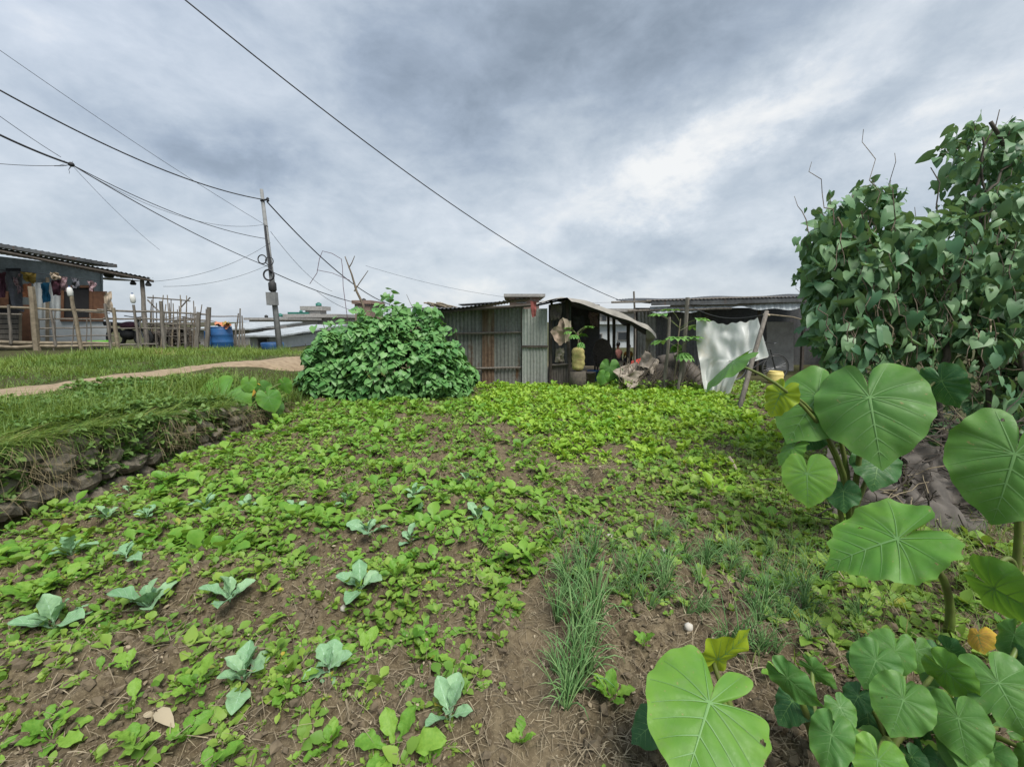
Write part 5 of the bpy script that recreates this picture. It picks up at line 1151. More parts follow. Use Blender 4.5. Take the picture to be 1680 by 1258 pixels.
obj('handlebar', MB().tube([hd+Vector((-.1, -.26, .16)), hd+Vector((0, -.2, .17)), hd+Vector((0, .2, .17)), hd+Vector((-.1, .26, .16))], .013), 'steel', rby)
# yellow pot
yb = G(1271, 629); ryp = thing('yellow_pot', 'pale yellow ribbed plastic pot on the ground by the bicycle', 'pot', yb)
obj('body', MB().lathe(yb, [(.12, 0), (.145, .03), (.165, .09), (.155, .10), (.175, .15), (.165, .16), (.18, .21), (.165, .26), (.14, .29)], 22), 'yellow_plastic', ryp, smooth=True); obj('rim', MB().torus(yb+Vector((0, 0, .29)), Matrix.Identity(3), .14, .014, 20, 6), 'yellow_plastic', ryp, smooth=True)
# ------------------------------------------------------------------ left house
fa, fb = W(-90, 560, 10.2), W(172, 560, 12.9); fdir = Vector((fb.x-fa.x, fb.y-fa.y, 0)).normalized(); fn = Vector((fdir.y, -fdir.x, 0))
if fn.dot(EYE-fa) < 0: fn = -fn
def Fp(px, py, off=0): return PL(px, py, fa+fn*off, fn)
rhs = thing('tin_house', 'dark tin sided house with a deep porch roof on the raised bank', 'house', Fp(60, 568))
def panel(mb, x0, y0, x1, y1, off, th=.05, mi=0): return mb.prism([Fp(x0, y1, off), Fp(x1, y1, off), Fp(x1, y0, off), Fp(x0, y0, off)], -fn, th, mi)
def pcorr(mb, x0, y0, x1, y1, off, pitch=.12, amp=.012):
    a_, b_, c_, d_ = Fp(x0, y1, off), Fp(x1, y1, off), Fp(x1, y0, off), Fp(x0, y0, off); nu = max(6, int((b_-a_).length/pitch*6))
    return mb.grid(lambda u, v: (a_*(1-u)+b_*u)*(1-v)+(d_*(1-u)+c_*u)*v+fn*amp*math.sin(2*math.pi*u*(b_-a_).length/pitch), nu, 2)
mb = MB(); mb.prism([Fp(-160, 572, -.03), Fp(166, 572, -.03), Fp(166, 440, -.03), Fp(-160, 402, -.03)], -fn, .08); obj('wall', mb, 'tin_teal', rhs)
side = Vector((-fn.x, -fn.y, 0))
mb = MB(); p1, p2 = Fp(168, 575, 0), Fp(166, 440, 0); mb.prism([p1, p1+side*3.5, p2+side*3.5, p2], fdir, .04); obj('side_wall', mb, 'tin_teal', rhs)
mb = MB(); panel(mb, 62, 526, 175, 568, .05, .04); obj('white_panel', mb, 'white_wall', rhs)['label'] = 'white sheet below the window'
mb = MB(); pcorr(mb, 55, 464, 104, 530, .04); obj('corrugated_panel', mb, 'tin_pale', rhs, smooth=True)
mb = MB(); panel(mb, 152, 478, 176, 522, .06, .04); obj('brown_panel', mb, 'plank_brown', rhs)
mb = MB(); panel(mb, 100, 521, 170, 527, .10, .08); panel(mb, 101, 470, 105, 521, .09, .06); panel(mb, 147, 470, 152, 521, .09, .06); panel(mb, 105, 468, 147, 472, .09, .06); wf_ = obj('window', mb, 'plank_brown', rhs)
mb = MB(); panel(mb, 105, 472, 147, 521, .05, .02); obj('pane', mb, 'opening_shade', wf_)  # near-black sheet painted as the shade inside the window opening
mb = MB(); panel(mb, -60, 470, 10, 566, .05, .03); panel(mb, 10, 440, 34, 566, .04, .03); obj('doorway_shade', mb, 'opening_shade', rhs)  # flat near-black panels stand in for the shaded interior
mb = MB(); panel(mb, 34, 500, 58, 566, .06, .04); panel(mb, -60, 478, 14, 505, .08, .03); obj('door', mb, 'plank_brown', rhs)
mb = MB()
for i in range(6): panel(mb, -60, 515+i*8.5, 36, 522+i*8.5, .5+.01*(i % 2), .03)
obj('plank_screen', mb, 'wood_grey', rhs)
mb = MB(); panel(mb, 76, 455, 81, 566, .12, .06); panel(mb, 32, 512, 36, 565, .54, .06); obj('batten', mb, 'bamboo', rhs)
# roofs
e0, e1 = W(-120, 378, 9.6), W(192, 434, 12.6); r0, r1_ = e0+side*4+Vector((0, 0, .35)), e1+side*4+Vector((0, 0, .35))
mb = MB(); mb.corr(e0, e1-e0, r0-e0, .12, .014, 0, 2, 5); mb.corr(e0-Vector((0, 0, .09)), e1-e0, r0-e0, .12, .014, 0, 2, 4); mb.prism([e0, e1, e1-Vector((0, 0, .09)), e0-Vector((0, 0, .09))], side, .03)
obj('roof', mb, 'tin_dark', rhs, smooth=False)
g0, g1, g2, g3 = W(-120, 384, 8.9), W(252, 458, 11.3), W(292, 457, 13.3), W(-120, 392, 10.1)
g2 = g1+(Vector((-fn.x, -fn.y, 0))*1.9)+Vector((.15, 0, .12)); g3 = e0-Vector((0, 0, .13))
def porch(u, v, dz=0): return (g0*(1-u)+g1*u)*(1-v)+(g3*(1-u)+g2*u)*v+Vector((0, 0, dz+.012*math.sin(u*260)))
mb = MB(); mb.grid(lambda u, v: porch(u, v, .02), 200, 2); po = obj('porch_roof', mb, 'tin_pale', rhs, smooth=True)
mb = MB(); mb.grid(lambda u, v: porch(u, v, -.012), 120, 2); obj('porch_underside_shade', mb, 'tin_dark', po, smooth=True)  # dark second sheet paints shade on the pale porch roof from below
mb = MB(); mb.stick(g0-Vector((0, 0, .07)), g1-Vector((0, 0, .06)), .04, .035, .004, 6); obj('eave_beam', mb, 'wood_dark', rhs)
pp = W(241, 574, 11.3); mb = MB(); mb.stick(pp, W(233, 460, 11.3), .055, .05, .01, 7); obj('porch_post', mb, 'wood_grey', rhs)
pp = W(-30, 580, 9.3); mb = MB(); mb.stick(pp, W(-40, 405, 9.3), .055, .05, .01, 7); obj('porch_post', mb, 'wood_grey', rhs)
# hanging lamps under the porch
for (a_, b_, t_, ds) in ((178, 446, 11.6, 'dark hanging basket under the porch eave beside the house corner'), (218, 462, 11.3, 'small dark hanging lamp left of the porch post'), (243, 464, 11.3, 'small dark hanging lamp right of the porch post')):
    p = W(a_, b_, t_); big = a_ == 178; s_ = 1.7 if big else 1
    r = thing('hanging_basket' if big else 'hanging_lamp', ds, 'basket' if big else 'lamp', p)
    obj('shade', MB().lathe(p-Vector((0, 0, .05*s_)), [(.055*s_, -.04*s_), (.075*s_, 0), (.04*s_, .06*s_), (.02*s_, .09*s_)], 12), 'black_rubber', r, smooth=True); obj('cord', MB().tube([p+Vector((0, 0, .03)), p+Vector((0, 0, .17))], .006, 4), 'cable', r)
# clothes
for (c4, mt, ds, nm) in (([(8, 445), (36, 446), (40, 512), (20, 506)], 'grey_cloth', 'dark grey jacket hanging in the house porch', 'jacket'), ([(34, 446), (60, 449), (56, 466), (42, 462)], 'mustard_cloth', 'mustard yellow cloth on the porch clothesline', 'cloth'),
        ([(36, 466), (52, 465), (56, 490), (38, 488)], 'orange_cloth', 'orange garment hanging near the fence corner', 'garment'), ([(66, 466), (80, 464), (82, 494), (70, 496)], 'blue_cloth', 'bright blue towel hanging in the porch', 'towel'),
        ([(82, 446), (98, 448), (98, 458), (84, 458)], 'cream_cloth', 'pale grey shirt above the maroon garment', 'shirt'), ([(84, 459), (100, 459), (99, 484), (88, 484)], 'maroon_cloth', 'dark maroon garment hanging left of the window', 'garment'),
        ([(99, 452), (111, 455), (109, 478), (101, 476)], 'print_cloth', 'patterned cloth hanging over the window corner', 'cloth'), ([(143, 460), (157, 463), (155, 478), (147, 476)], 'print_cloth', 'small pink patterned cloth hanging right of the window', 'cloth'), ([(171, 480), (184, 478), (186, 512), (172, 512)], 'cream_cloth', 'washing bundle of pale clothes at the house corner', 'clothes'), ([(-4, 448), (9, 447), (10, 486), (0, 490)], 'maroon_cloth', 'dark red garment hanging left of the dark grey jacket', 'garment'), ([(20, 450), (34, 449), (36, 480), (24, 482)], 'print_cloth', 'patterned cloth hanging in front of the dark grey jacket', 'cloth'), ([(118, 456), (130, 458), (129, 474), (119, 473)], 'grey_cloth', 'small grey cloth hanging over the dark window', 'cloth')):
    mb = MB(); cs = [Fp(x_, y_, .75) for x_, y_ in c4]; cloth(cs, 12, 14, .07, len(ds), 0, mb, 4); tag(obj(nm, mb, mt, smooth=True), ds, nm, 'washing hung on the porch')
mb = MB(); mb.tube([Fp(-60, 438, .75), Fp(50, 447, .75), Fp(170, 462, .75)], .006, 4); tag(obj('clothesline', mb, 'cable'), 'thin line across the porch holding the washing', 'clothesline')
mb = MB(); mb.box(Fp(184, 458, -1), (1.0, .9, .03), Matrix.Rotation(.04, 3, 'Y')); 
obj('side_awning', mb, 'tin_dark', rhs)
# ------------------------------------------------------------------ fence
qa, qb = W(-40, 579, 9.9), W(345, 573, 11.4); qd = Vector((qb.x-qa.x, qb.y-qa.y, 0)).normalized(); qn = Vector((qd.y, -qd.x, 0)); qn = qn if qn.dot(EYE-qa) > 0 else -qn
def Qf(px, py, off=0): return PL(px, py, qa+qn*off, qn)
rf = thing('pole_fence', 'rough pole and rail fence in front of the tin house', 'fence', Qf(150, 578))
for (x0, y0, x1, y1, r_) in ((-30, 590, -36, 480, .05), (63, 588, 51, 470, .075), (18, 560, 14, 500, .03), (92, 564, 83, 508, .03), (134, 570, 117, 484, .045), (184, 574, 172, 498, .035), (194, 582, 186, 505, .045), (229, 572, 219, 500, .035), (271, 580, 264, 494, .05), (305, 572, 302, 520, .03), (322, 576, 326, 512, .055), (340, 578, 343, 504, .06)):
    obj('post', MB().stick(Qf(x0, y0+4, .04), Qf(x1, y1, .04), r_, r_*.85, .02, 6, 6), 'bamboo' if r_ > .04 and x0 < 200 else 'wood_grey', rf)
for q in range(12):
    x0 = 66+q*23+random.uniform(-8, 8); obj('post', MB().stick(Qf(x0, 578, .02), Qf(x0+random.uniform(-7, 3), random.uniform(506, 530), .02), random.uniform(.012, .02), .011, .03, 5, 6), 'wood_grey', rf)
for (x0, y0, x1, y1, r_) in ((-40, 502, 172, 511, .035), (160, 508, 346, 516, .03), (-40, 514, 36, 516, .03), (60, 524, 200, 523, .025), (170, 522, 345, 526, .025), (60, 539, 190, 537, .022), (180, 538, 340, 540, .02), (60, 552, 190, 550, .02), (-40, 560, 190, 564, .05), (-40, 570, 190, 567, .055), (186, 566, 260, 564, .03), (120, 510, 180, 514, .02), (240, 530, 345, 534, .02)):
    obj('rail', MB().stick(Qf(x0, y0, 0), Qf(x1, y1, 0), r_, r_*.8, .012, 6, 8), 'bamboo' if r_ > .03 else 'wood_grey', rf)
for (a_, b_, ds) in ((115, 480, 'white plastic bottle upturned on a fence post before the dark window'), (218, 491, 'pale plastic bottle upturned on a thin fence post beside the porch post')):
    p = Qf(a_, b_, .04); rbt = thing('plastic_bottle', ds, 'bottle', p); obj('body', MB().lathe(p-Vector((0, 0, .1)), [(.03, 0), (.055, .03), (.06, .12), (.05, .2), (.025, .23)], 12), 'white_plastic', rbt, smooth=True); obj('cap', MB().lathe(p+Vector((0, 0, .13)), [(.022, 0), (.022, .03)], 8), 'blue_plastic', rbt)
gb = Qf(164, 566, -.9); mb = MB(); mb.lathe(gb-Vector((0, 0, .03)), [(.16, 0), (.22, .06), (.25, .15), (.235, .15), (.2, .06), (.14, .02)], 18); tag(obj('green_basin', mb, 'green_plastic', smooth=True), 'bright green plastic basin at the foot of the white wall panel', 'basin')
# stick pen
rpn = thing('stick_pen', 'pen of upright sticks and woven branches beyond the porch post', 'fence', W(290, 572, 12.4))
for i in range(26):
    a_ = 242+i*4.0+random.uniform(-1.5, 1.5); top = np.interp(a_, [240, 300, 345], [484, 484, 512])+random.uniform(0, 26)*(i % 3 > 0)
    t_ = 12.3+random.uniform(-.4, .9); obj('stick', MB().stick(W(a_+random.uniform(-3, 3), 576, t_), W(a_+random.uniform(-4, 6), top, t_), random.uniform(.014, .03), .012, .03), random.choice(['wood_grey', 'bamboo', 'twig']), rpn)
mb = MB()
for i in range(34):
    y_ = random.uniform(520, 570); x0 = random.uniform(235, 300); mb.stick(W(x0, y_, 12.4+random.uniform(-.4, .6)), W(x0+random.uniform(30, 60), y_+random.uniform(-10, 10), 12.5+random.uniform(-.4, .6)), random.uniform(.01, .02), .01, .04)
for (x0, y0, x1, y1) in ((242, 488, 312, 494), (242, 492, 262, 512), (296, 505, 312, 488), (240, 510, 345, 516)): mb.stick(W(x0, y0, 12.3), W(x1, y1, 12.3), .022, .018, .02)
obj('woven_branches', mb, 'wood_grey', rpn)
mb = MB()
mb.grid(lambda u, v: W(238+u*85, 574-(18+22*math.sin(u*math.pi)**.6+3*math.sin(u*25))*v, 13.1-.2*v)+Vector((.05*math.sin(u*40+v*9), .12*math.sin(u*31+v*13), 0)), 40, 10); tag(obj('brush_pile', mb, 'net_brown'), 'grey brushwood pile heaped inside the stick pen', 'brushwood')
# motorcycle
mcp = W(214, 569, 12.2); rm = thing('motorcycle', 'dark motorcycle parked behind the fence by the porch post', 'motorcycle', mcp)
for dx in (-.38, .42):
    wh = obj('wheel', MB().torus(mcp+Vector((dx, 0, .27)), MW, .2, .02, 24, 6), 'steel', rm, smooth=True); obj('tyre', MB().torus(mcp+Vector((dx, 0, .27)), MW, .24, .05, 24, 8), 'black_rubber', wh, smooth=True)
def blob(c, r, n=14, k=9): 
    mb = MB(); return mb.lathe(c, [(r[0]*math.sin(math.pi*max(.02, min(.98, j/k))), -r[2]*math.cos(math.pi*j/k)) for j in range(k+1)], n)
mb = blob(mcp+Vector((.08, 0, .62)), (.24, .12, .12)); obj('tank', mb, 'maroon_cloth', rm, smooth=True)
mb = blob(mcp+Vector((0, 0, .36)), (.2, .12, .16)); obj('engine', mb, 'black_rubber', rm, smooth=True)
obj('seat', MB().prism([mcp+Vector((-.6, -.1, .62)), mcp+Vector((-.05, -.1, .6)), mcp+Vector((-.05, -.1, .68)), mcp+Vector((-.62, -.1, .74))], (0, 1, 0), .2), 'black_rubber', rm)
obj('handlebar', MB().tube([mcp+Vector((.22, -.3, .9)), mcp+Vector((.3, -.1, .86)), mcp+Vector((.3, .1, .86)), mcp+Vector((.22, .3, .9))], .015), 'steel', rm); obj('fork', MB().tube([mcp+Vector((.3, 0, .86)), mcp+Vector((.42, 0, .27))], .025), 'steel', rm)
obj('headlight', MB().lathe(mcp+Vector((.36, 0, .8)), [(.04, -.07), (.08, 0), (.07, .05)], 12), 'steel', rm, smooth=True)
# blue barrels
for (a_, b_, t_, r_, h_, ds) in ((366, 571, 11.6, .26, .60, 'large blue plastic barrel topped with a bright cloth behind the fence end'), (349, 571, 12.0, .17, .52, 'narrow blue barrel squeezed left of the large blue barrel')):
    p = W(a_, b_, t_); p.z = h1(p.x, p.y)-.02; rr_ = thing('water_barrel', ds, 'barrel', p, 'blue barrels')
    obj('body', MB().lathe(p, [(r_*.9, 0), (r_, .06), (r_, h_*.3), (r_*1.03, h_*.33), (r_, h_*.36), (r_, h_*.63), (r_*1.03, h_*.66), (r_, h_*.69), (r_, h_-.05), (r_*.93, h_)], 24), 'blue_plastic', rr_, smooth=True)
    obj('rim', MB().torus(p+Vector((0, 0, h_)), Matrix.Identity(3), r_*.92, .02, 20, 6), 'blue_plastic', rr_, smooth=True)
p = W(366, 538, 11.6)
mb = MB(); cloth([W(352, 536, 11.35), W(381, 537, 11.35), W(378, 531, 11.8), W(355, 531, 11.8)], 14, 10, .09, 81, 0, mb); tag(obj('bright_cloth', mb, 'orange_cloth', smooth=True), 'bright orange and red cloth lying over the large blue barrel', 'cloth')
mb = MB(); cloth([W(366, 533, 11.3), W(378, 533, 11.3), W(376, 529, 11.6), W(366, 528, 11.6)], 10, 8, .07, 83, 0, mb); tag(obj('yellow_cloth', mb, 'mustard_cloth', smooth=True), 'small yellow cloth bunched on the orange cloth', 'cloth')
rpf = thing('stick_fence', 'short row of thin sticks right of the blue barrels', 'fence', W(392, 572, 11.9))
for (x0, x1, y1) in ((384, 391, 514), (393, 394, 506), (398, 397, 518), (403, 400, 538), (388, 386, 530)): obj('stick', MB().stick(W(x0, 576, 11.9), W(x1, y1, 11.9), .025, .018, .03), 'wood_grey', rpf)
obj('rail', MB().stick(W(345, 519, 11.8), W(392, 519, 11.8), .016, .014, .02), 'wood_grey', rpf)
# ------------------------------------------------------------------ utility pole and cables
UT = 14.0
ub, ut = W(461, 585, UT), W(429, 311, UT); ru = thing('utility_pole', 'leaning grey concrete utility pole with coiled cables beside the dirt path', 'utility pole', ub)
U = lambda f, off=0: ub.lerp(ut, f)+Vector((off, -.1 if off else 0, 0))
obj('shaft', MB().tube([ub-Vector((0, 0, .3)), U(.5), ut], [.10, .078, .052], 10), 'concrete_pole', ru, smooth=True)
dv = (ut-ub).normalized()
MF = Matrix.Rotation(math.pi/2, 3, 'X')
for (f, off, r_, tr_) in ((.485, 0, .17, .03), (.575, -.1, .14, .02), (.565, .13, .13, .015)): obj('cable_coil', MB().torus(U(f, off)+Vector((0, -.16, 0)), MF, r_, tr_, 24, 6), 'cable', ru, smooth=True)
obj('splice_box', MB().lathe(U(.415, .1)-Vector((0, .1, .16)), [(.08, 0), (.12, .05), (.12, .28), (.07, .33)], 12), 'black_rubber', ru, smooth=True)
obj('meter_box', MB().box(U(.345)+Vector((.0, -.12, 0)), (.30, .2, .42)), 'concrete_pole', ru)
obj('bracket', MB().tube([U(.93)+Vector((-.05, -.05, 0)), U(.935)+Vector((.22, -.05, .02))], .03), 'cable', ru); obj('insulator', MB().lathe(U(.935)+Vector((.2, -.05, -.06)), [(.02, 0), (.05, .04), (.03, .07), (.05, .1), (.02, .14)], 10), 'cable', ru, smooth=True)
obj('cable_bundle', MB().stick(U(.5)+Vector((.04, -.1, 0)), U(.78)+Vector((.02, -.08, 0)), .05, .03, .02), 'cable', ru)
def cablew(p0, p1, sag, r, label, name='power_cable', n=26):
    a_, b_ = W(*p0), W(*p1); mb = MB(); mb.tube([a_.lerp(b_, i/n)-Vector((0, 0, sag*4*(i/n)*(1-i/n))) for i in range(n+1)], r, 5); return tag(obj(name, mb, 'cable', smooth=True), label, 'cable', 'overhead cables')
cablew((296, -6, 7), (1020, 494, 17), .55, .013, 'long overhead cable crossing the whole sky down to the sheds')
cablew((-10, 143, 8), (434, 328, UT), .32, .017, 'thick overhead cable running to the top of the utility pole')
cablew((-10, 76, 9), (440, 372, UT), .1, .006, 'thin faint cable, highest on the left, crossing above the thick one')
cablew((-10, 217, 8), (117, 270, 9.2), .03, .022, 'thick cable bundle from the frame edge to the splice knot')
cablew((-10, 184, 8), (100, 258, 9.1), .02, .006, 'thin wire above the thick bundle ending near the splice knot')
cablew((-10, 268, 8.4), (117, 271, 9.2), .03, .006, 'level thin wire left of the splice knot')
cablew((117, 270, 9.2), (446, 440, UT), .15, .012, 'cable from the splice knot down to the coils on the pole')
cablew((117, 270, 9.2), (438, 392, UT), .25, .010, 'upper cable from the splice knot to the middle of the pole')
cablew((117, 270, 9.2), (436, 368, UT), .5, .005, 'thin slack wire from the splice knot to the upper pole')
cablew((117, 270, 9.2), (262, 410, 13), .1, .004, 'faint thin wire dropping from the splice knot towards the house porch')
cablew((438, 331, UT), (640, 500, 24), .5, .022, 'cable from the pole top falling right behind the bean bush')
cablew((448, 447, UT), (690, 503, 24), .5, .016, 'cable from the coils running right above the bean bush')
cablew((444, 380, UT), (545, 478, 20), .3, .007, 'faint wire from mid pole falling right')
cablew((520, 478, 20), (600, 512, 22), .25, .010, 'short wire sagging over the far concrete house')
cablew((250, 462, 11.5), (444, 398, UT), .25, .005, 'faint wire from the porch corner up to the pole')
cablew((268, 470, 12), (446, 432, UT), .2, .005, 'lower faint wire from the porch end to the coils')
cablew((600, 436, 22), (1010, 496, 24), .6, .007, 'faint distant wire above the tin shed roof')
kp = W(117, 270, 9.2); rkn = thing('cable_splice', 'dark knot where the thick cables are spliced in mid air', 'cable splice', kp)
mb = blob(kp, (.055, .055, .05)); obj('knot', mb, 'cable', rkn, smooth=True)
mb = MB()
for i in range(7): mb.stick(kp, kp+Vector((random.uniform(-.35, .15), random.uniform(-.1, .1), random.uniform(-.2, .25))), .006, .003, .2, 4)
obj('wire_end', mb, 'cable', rkn)
# bare sapling
rsb = thing('bare_sapling', 'leafless forked sapling rising from the bean bush', 'sapling', W(600, 560, 8.8))
obj('trunk', MB().tube([W(602, 570, 8.8), W(596, 500, 8.8), W(585, 478, 8.8), W(577, 450, 8.8), W(566, 421, 8.8)], [.03, .028, .024, .018, .010], 6), 'twig', rsb, smooth=True)
for pts in ([(581, 478), (590, 464), (604, 444)], [(572, 440), (577, 432), (582, 420)]): obj('branch', MB().tube([W(*q, 8.8) for q in pts], [.014, .007], 5), 'twig', rsb)
rv2 = thing('bare_vine', 'thin bare vine arching over in front of the sky left of the sapling', 'vine', W(570, 560, 8.7))
obj('stem', MB().tube([W(*q, 8.7) for q in ((575, 560), (563, 470), (562, 440), (560, 425), (545, 416), (529, 412), (524, 425), (520, 448), (508, 466))], .006, 5), 'maroon_cloth', rv2); obj('shoot', MB().tube([W(*q, 8.7) for q in ((520, 443), (545, 448), (574, 460))], .005, 4), 'maroon_cloth', rv2)
# ------------------------------------------------------------------ far buildings
def house(name, label, px0, px1, pyt, pyb, t, wall, roof, cat='house', over=.25, depth=5, win=(), roofh=.12, slope=0.):
    a_, b_ = W(px0, pyb, t), W(px1, pyb, t); zt = W((px0+px1)/2, pyt, t).z; zb = min(a_.z, -.1 if t > 15 else a_.z); wd = (b_-a_).length; c = (a_+b_)/2
    r = thing(name, label, cat, Vector((c.x, c.y, zb)))
    obj('wall', MB().box(Vector((c.x, c.y+depth/2, (zb+zt)/2)), (wd, depth, zt-zb)), wall, r)
    mb = MB(); mb.prism([Vector((c.x-wd/2-over, c.y-over, zt+.001)), Vector((c.x+wd/2+over, c.y-over, zt+.001)), Vector((c.x+wd/2+over, c.y+depth+over, zt+slope)), Vector((c.x-wd/2-over, c.y+depth+over, zt+slope))], (0, 0, 1), roofh); obj('roof', mb, roof, r)
    for (x0, y0, x1, y1) in win:
        p, q = W(x0, y1, t), W(x1, y0, t)
        wn = obj('window', MB().box(Vector(((p.x+q.x)/2, c.y-.02, (p.z+q.z)/2)), (abs(q.x-p.x)+.1, .08, abs(q.z-p.z)+.1)), 'concrete', r); obj('pane', MB().box(Vector(((p.x+q.x)/2, c.y-.05, (p.z+q.z)/2)), (abs(q.x-p.x), .06, abs(q.z-p.z))), 'glass_dark', wn)
    return r
hs = house('far_shed', 'low white shed with a pale sheet roof beyond the end of the path', 412, 456, 552, 578, 16.0, 'white_wall', 'tin_pale', 'shed', .35, 3.5, ((427, 556, 441, 574),), .06, .22)
hs2 = house('far_shed', 'wide grey roofed shed just right of the utility pole base', 452, 500, 545, 578, 18.5, 'white_wall', 'tin_pale', 'shed', .3, 4, ((470, 556, 480, 566),), .06, .25)
hs3 = house('far_shed', 'long low shed with a grey sheet roof seen behind the blue barrels', 330, 412, 541, 576, 19, 'concrete', 'tin_pale', 'shed', .3, 4, (), .06, .3)
mb = MB(); p = W(448, 577, 15.2); mb.lathe(p, [(.3, 0), (.36, .1), (.38, .32), (.35, .34)], 18); tag(obj('blue_tub', mb, 'blue_plastic', smooth=True), 'wide blue tub at the foot of the far white shed', 'tub')
hc = house('concrete_house', 'unfinished grey concrete house with a green tank on its stair tower', 476, 552, 521, 560, 44, 'concrete', 'concrete', 'house', .5, 9, ((482, 525, 486, 533), (490, 525, 494, 533), (500, 525, 503, 533), (512, 525, 517, 533)), .35)
c = W(519, 519, 46); obj('stair_tower', MB().box(c+Vector((0, 0, .1)), (1.6, 1.6, 1.3)), 'concrete', hc); obj('tower_slab', MB().box(W(518, 507, 46)+Vector((0, 0, .05)), (2.4, 2.2, .45)), 'concrete', hc); obj('parapet', MB().box(W(490, 516, 44.6), (2.2, .3, .5)), 'tank_green', hc)
def tank(px, py, t, mat, label, r=.35):
    p = W(px, py, t); q = thing('water_tank', label, 'water tank', p); obj('body', MB().lathe(p, [(r, 0), (r, r*.5), (r*1.05, r*.55), (r, r*.6), (r, r*1.2), (r*.4, r*1.5)], 16), mat, q, smooth=True); obj('lid', MB().lathe(p+Vector((0, 0, r*1.5)), [(r*.4, 0), (r*.35, r*.15)], 12), mat, q); return q
tank(523, 503.5, 46, 'tank_green', 'dark green water tank on the stair tower of the concrete house', .30)
tank(460, 520, 38, 'tank_green', 'teal water tank on a far roof right behind the utility pole', .2); tank(437, 521, 36, 'black_rubber', 'small black water tank on a far roof left of the utility pole', .14); tank(494, 513, 44, 'tank_green', 'small green tank on the low parapet of the concrete house', .16)
hb_ = house('far_house', 'distant flat roofed house left of the utility pole carrying a small black tank', 412, 472, 525, 560, 37, 'concrete', 'concrete', 'house', .3, 6, (), .2)
ht = house('brick_house', 'narrow brick house with a flat slab rising behind the bean bush', 585, 609, 499, 560, 30, 'brickish', 'brickish', 'house', .15, 3, ((589, 505, 595, 520),), .25); tank(597, 495, 30.5, 'black_rubber', 'small black water tank on the narrow brick house', .15)
hr = house('pink_house', 'far pinkish house with a flat overhanging roof above the tin shed', 836, 884, 488, 560, 30, 'brickish', 'concrete', 'house', .4, 5, ((848, 491, 862, 497),), .2)
hw = house('white_house', 'pale house seen through the open stall between its posts', 965, 1075, 532, 600, 24, 'white_wall', 'tin_pale', 'house', .3, 5, ((975, 548, 985, 560), (1012, 545, 1026, 557), (1040, 545, 1054, 557)), .15); hg = house('grey_house', 'taller grey house behind the pale house, seen through the stall', 950, 1110, 512, 600, 40, 'concrete', 'concrete', 'house', .4, 8, ((985, 518, 992, 526), (1012, 518, 1022, 526), (1036, 518, 1046, 526)), .3)
mb = MB(); cloth([S(1036, 590, 1.6), S(1058, 586, 1.7), S(1058, 600, 1.4), S(1034, 600, 1.4)], 14, 10, .1, 91, 0, mb); tag(obj('red_tarpaulin', mb, 'red_cloth', smooth=True), 'red plastic cloth piled between the stall and the beige tarpaulins', 'cloth')
# ------------------------------------------------------------------ small litter on the soil
for (a_, b_, s_, ds) in ((563, 1000, .018, 'white scrap beside the upright cauliflower seedling'), (1000, 880, .02, 'white pebble lying in the bare mid field patch'), (690, 850, .012, 'small pale stone near the trodden strip'), (1165, 965, .022, 'pale stone among the spring onions'), (1130, 1030, .022, 'white torn scrap near the spring onions'), (600, 1225, .014, 'cream bit of shell near the front greens'), (1090, 905, .018, 'small white stone at the edge of the straw patch')):
    p = GT(a_, b_); mb = MB(); mb.add([p+Vector(v)*s_*random.uniform(.7, 1.2)+Vector((0, 0, s_*.3)) for v in IV], [tuple(f) for f in IF]); tag(obj('pebble', mb, 'scrap', smooth=True), ds, 'pebble', 'pale bits on the soil')
p0, p1 = GT(560, 1125), GT(582, 1195); mb = MB(); mb.stick(p0+Vector((0, 0, .015)), p1+Vector((0, 0, .02)), .006, .004, .15, 6, 8); tag(obj('dry_stick', mb, 'straw', smooth=True), 'dead brown stem lying below the grey leaved cauliflower', 'stick')
mb = MB(); mb.stick(GT(1195, 765)+Vector((0, 0, .1)), GT(1215, 785)+Vector((0, 0, .03)), .012, .009, .03); tag(obj('pale_stick', mb, 'cream_cloth'), 'short pale stick poking out of the mustard bed', 'stick')
# ------------------------------------------------------------------ sky and sun
w = bpy.data.worlds.new('World'); scene.world = w; w.use_nodes = True; t = NT(w.node_tree)
for n_ in list(w.node_tree.nodes): w.node_tree.nodes.remove(n_)
SEL, SAZ = R(60), R(148)       # sun height; azimuth clockwise from +Y
out = t.n('ShaderNodeOutputWorld'); bg = t.n('ShaderNodeBackground'); bg.inputs[1].default_value = .1; t.l(bg.outputs[0], out.inputs[0])
sky = t.n('ShaderNodeTexSky', sky_type='NISHITA'); sky.sun_disc = False; sky.sun_elevation = SEL; sky.sun_rotation = SAZ; sky.dust_density = 3
D = t.n('ShaderNodeTexCoord').outputs['Generated']
sp = t.n('ShaderNodeSeparateXYZ'); t.l(D, sp.inputs[0]); dx, dy, dz = sp.outputs
zc = t.m('ADD', t.m('MAXIMUM', dz, 0.), .16)
cb_ = t.n('ShaderNodeCombineXYZ'); t.l(t.m('DIVIDE', dx, zc), cb_.inputs[0]); t.l(t.m('DIVIDE', dy, zc), cb_.inputs[1]); CV = cb_.outputs[0]
wm = t.n('ShaderNodeMapping'); t.l(D, wm.inputs[0]); wm.inputs['Location'].default_value = (2.2, 4.1, 1.3); wm.inputs['Scale'].default_value = (1, 1, 1.5)
wn = t.n('ShaderNodeTexNoise'); wn.inputs['Scale'].default_value = 4.2; wn.inputs['Detail'].default_value = 8; wn.inputs['Roughness'].default_value = .62; t.l(wm.outputs[0], wn.inputs['Vector'])
ws = t.n('ShaderNodeSeparateXYZ'); t.l(wn.outputs['Color'], ws.inputs[0])
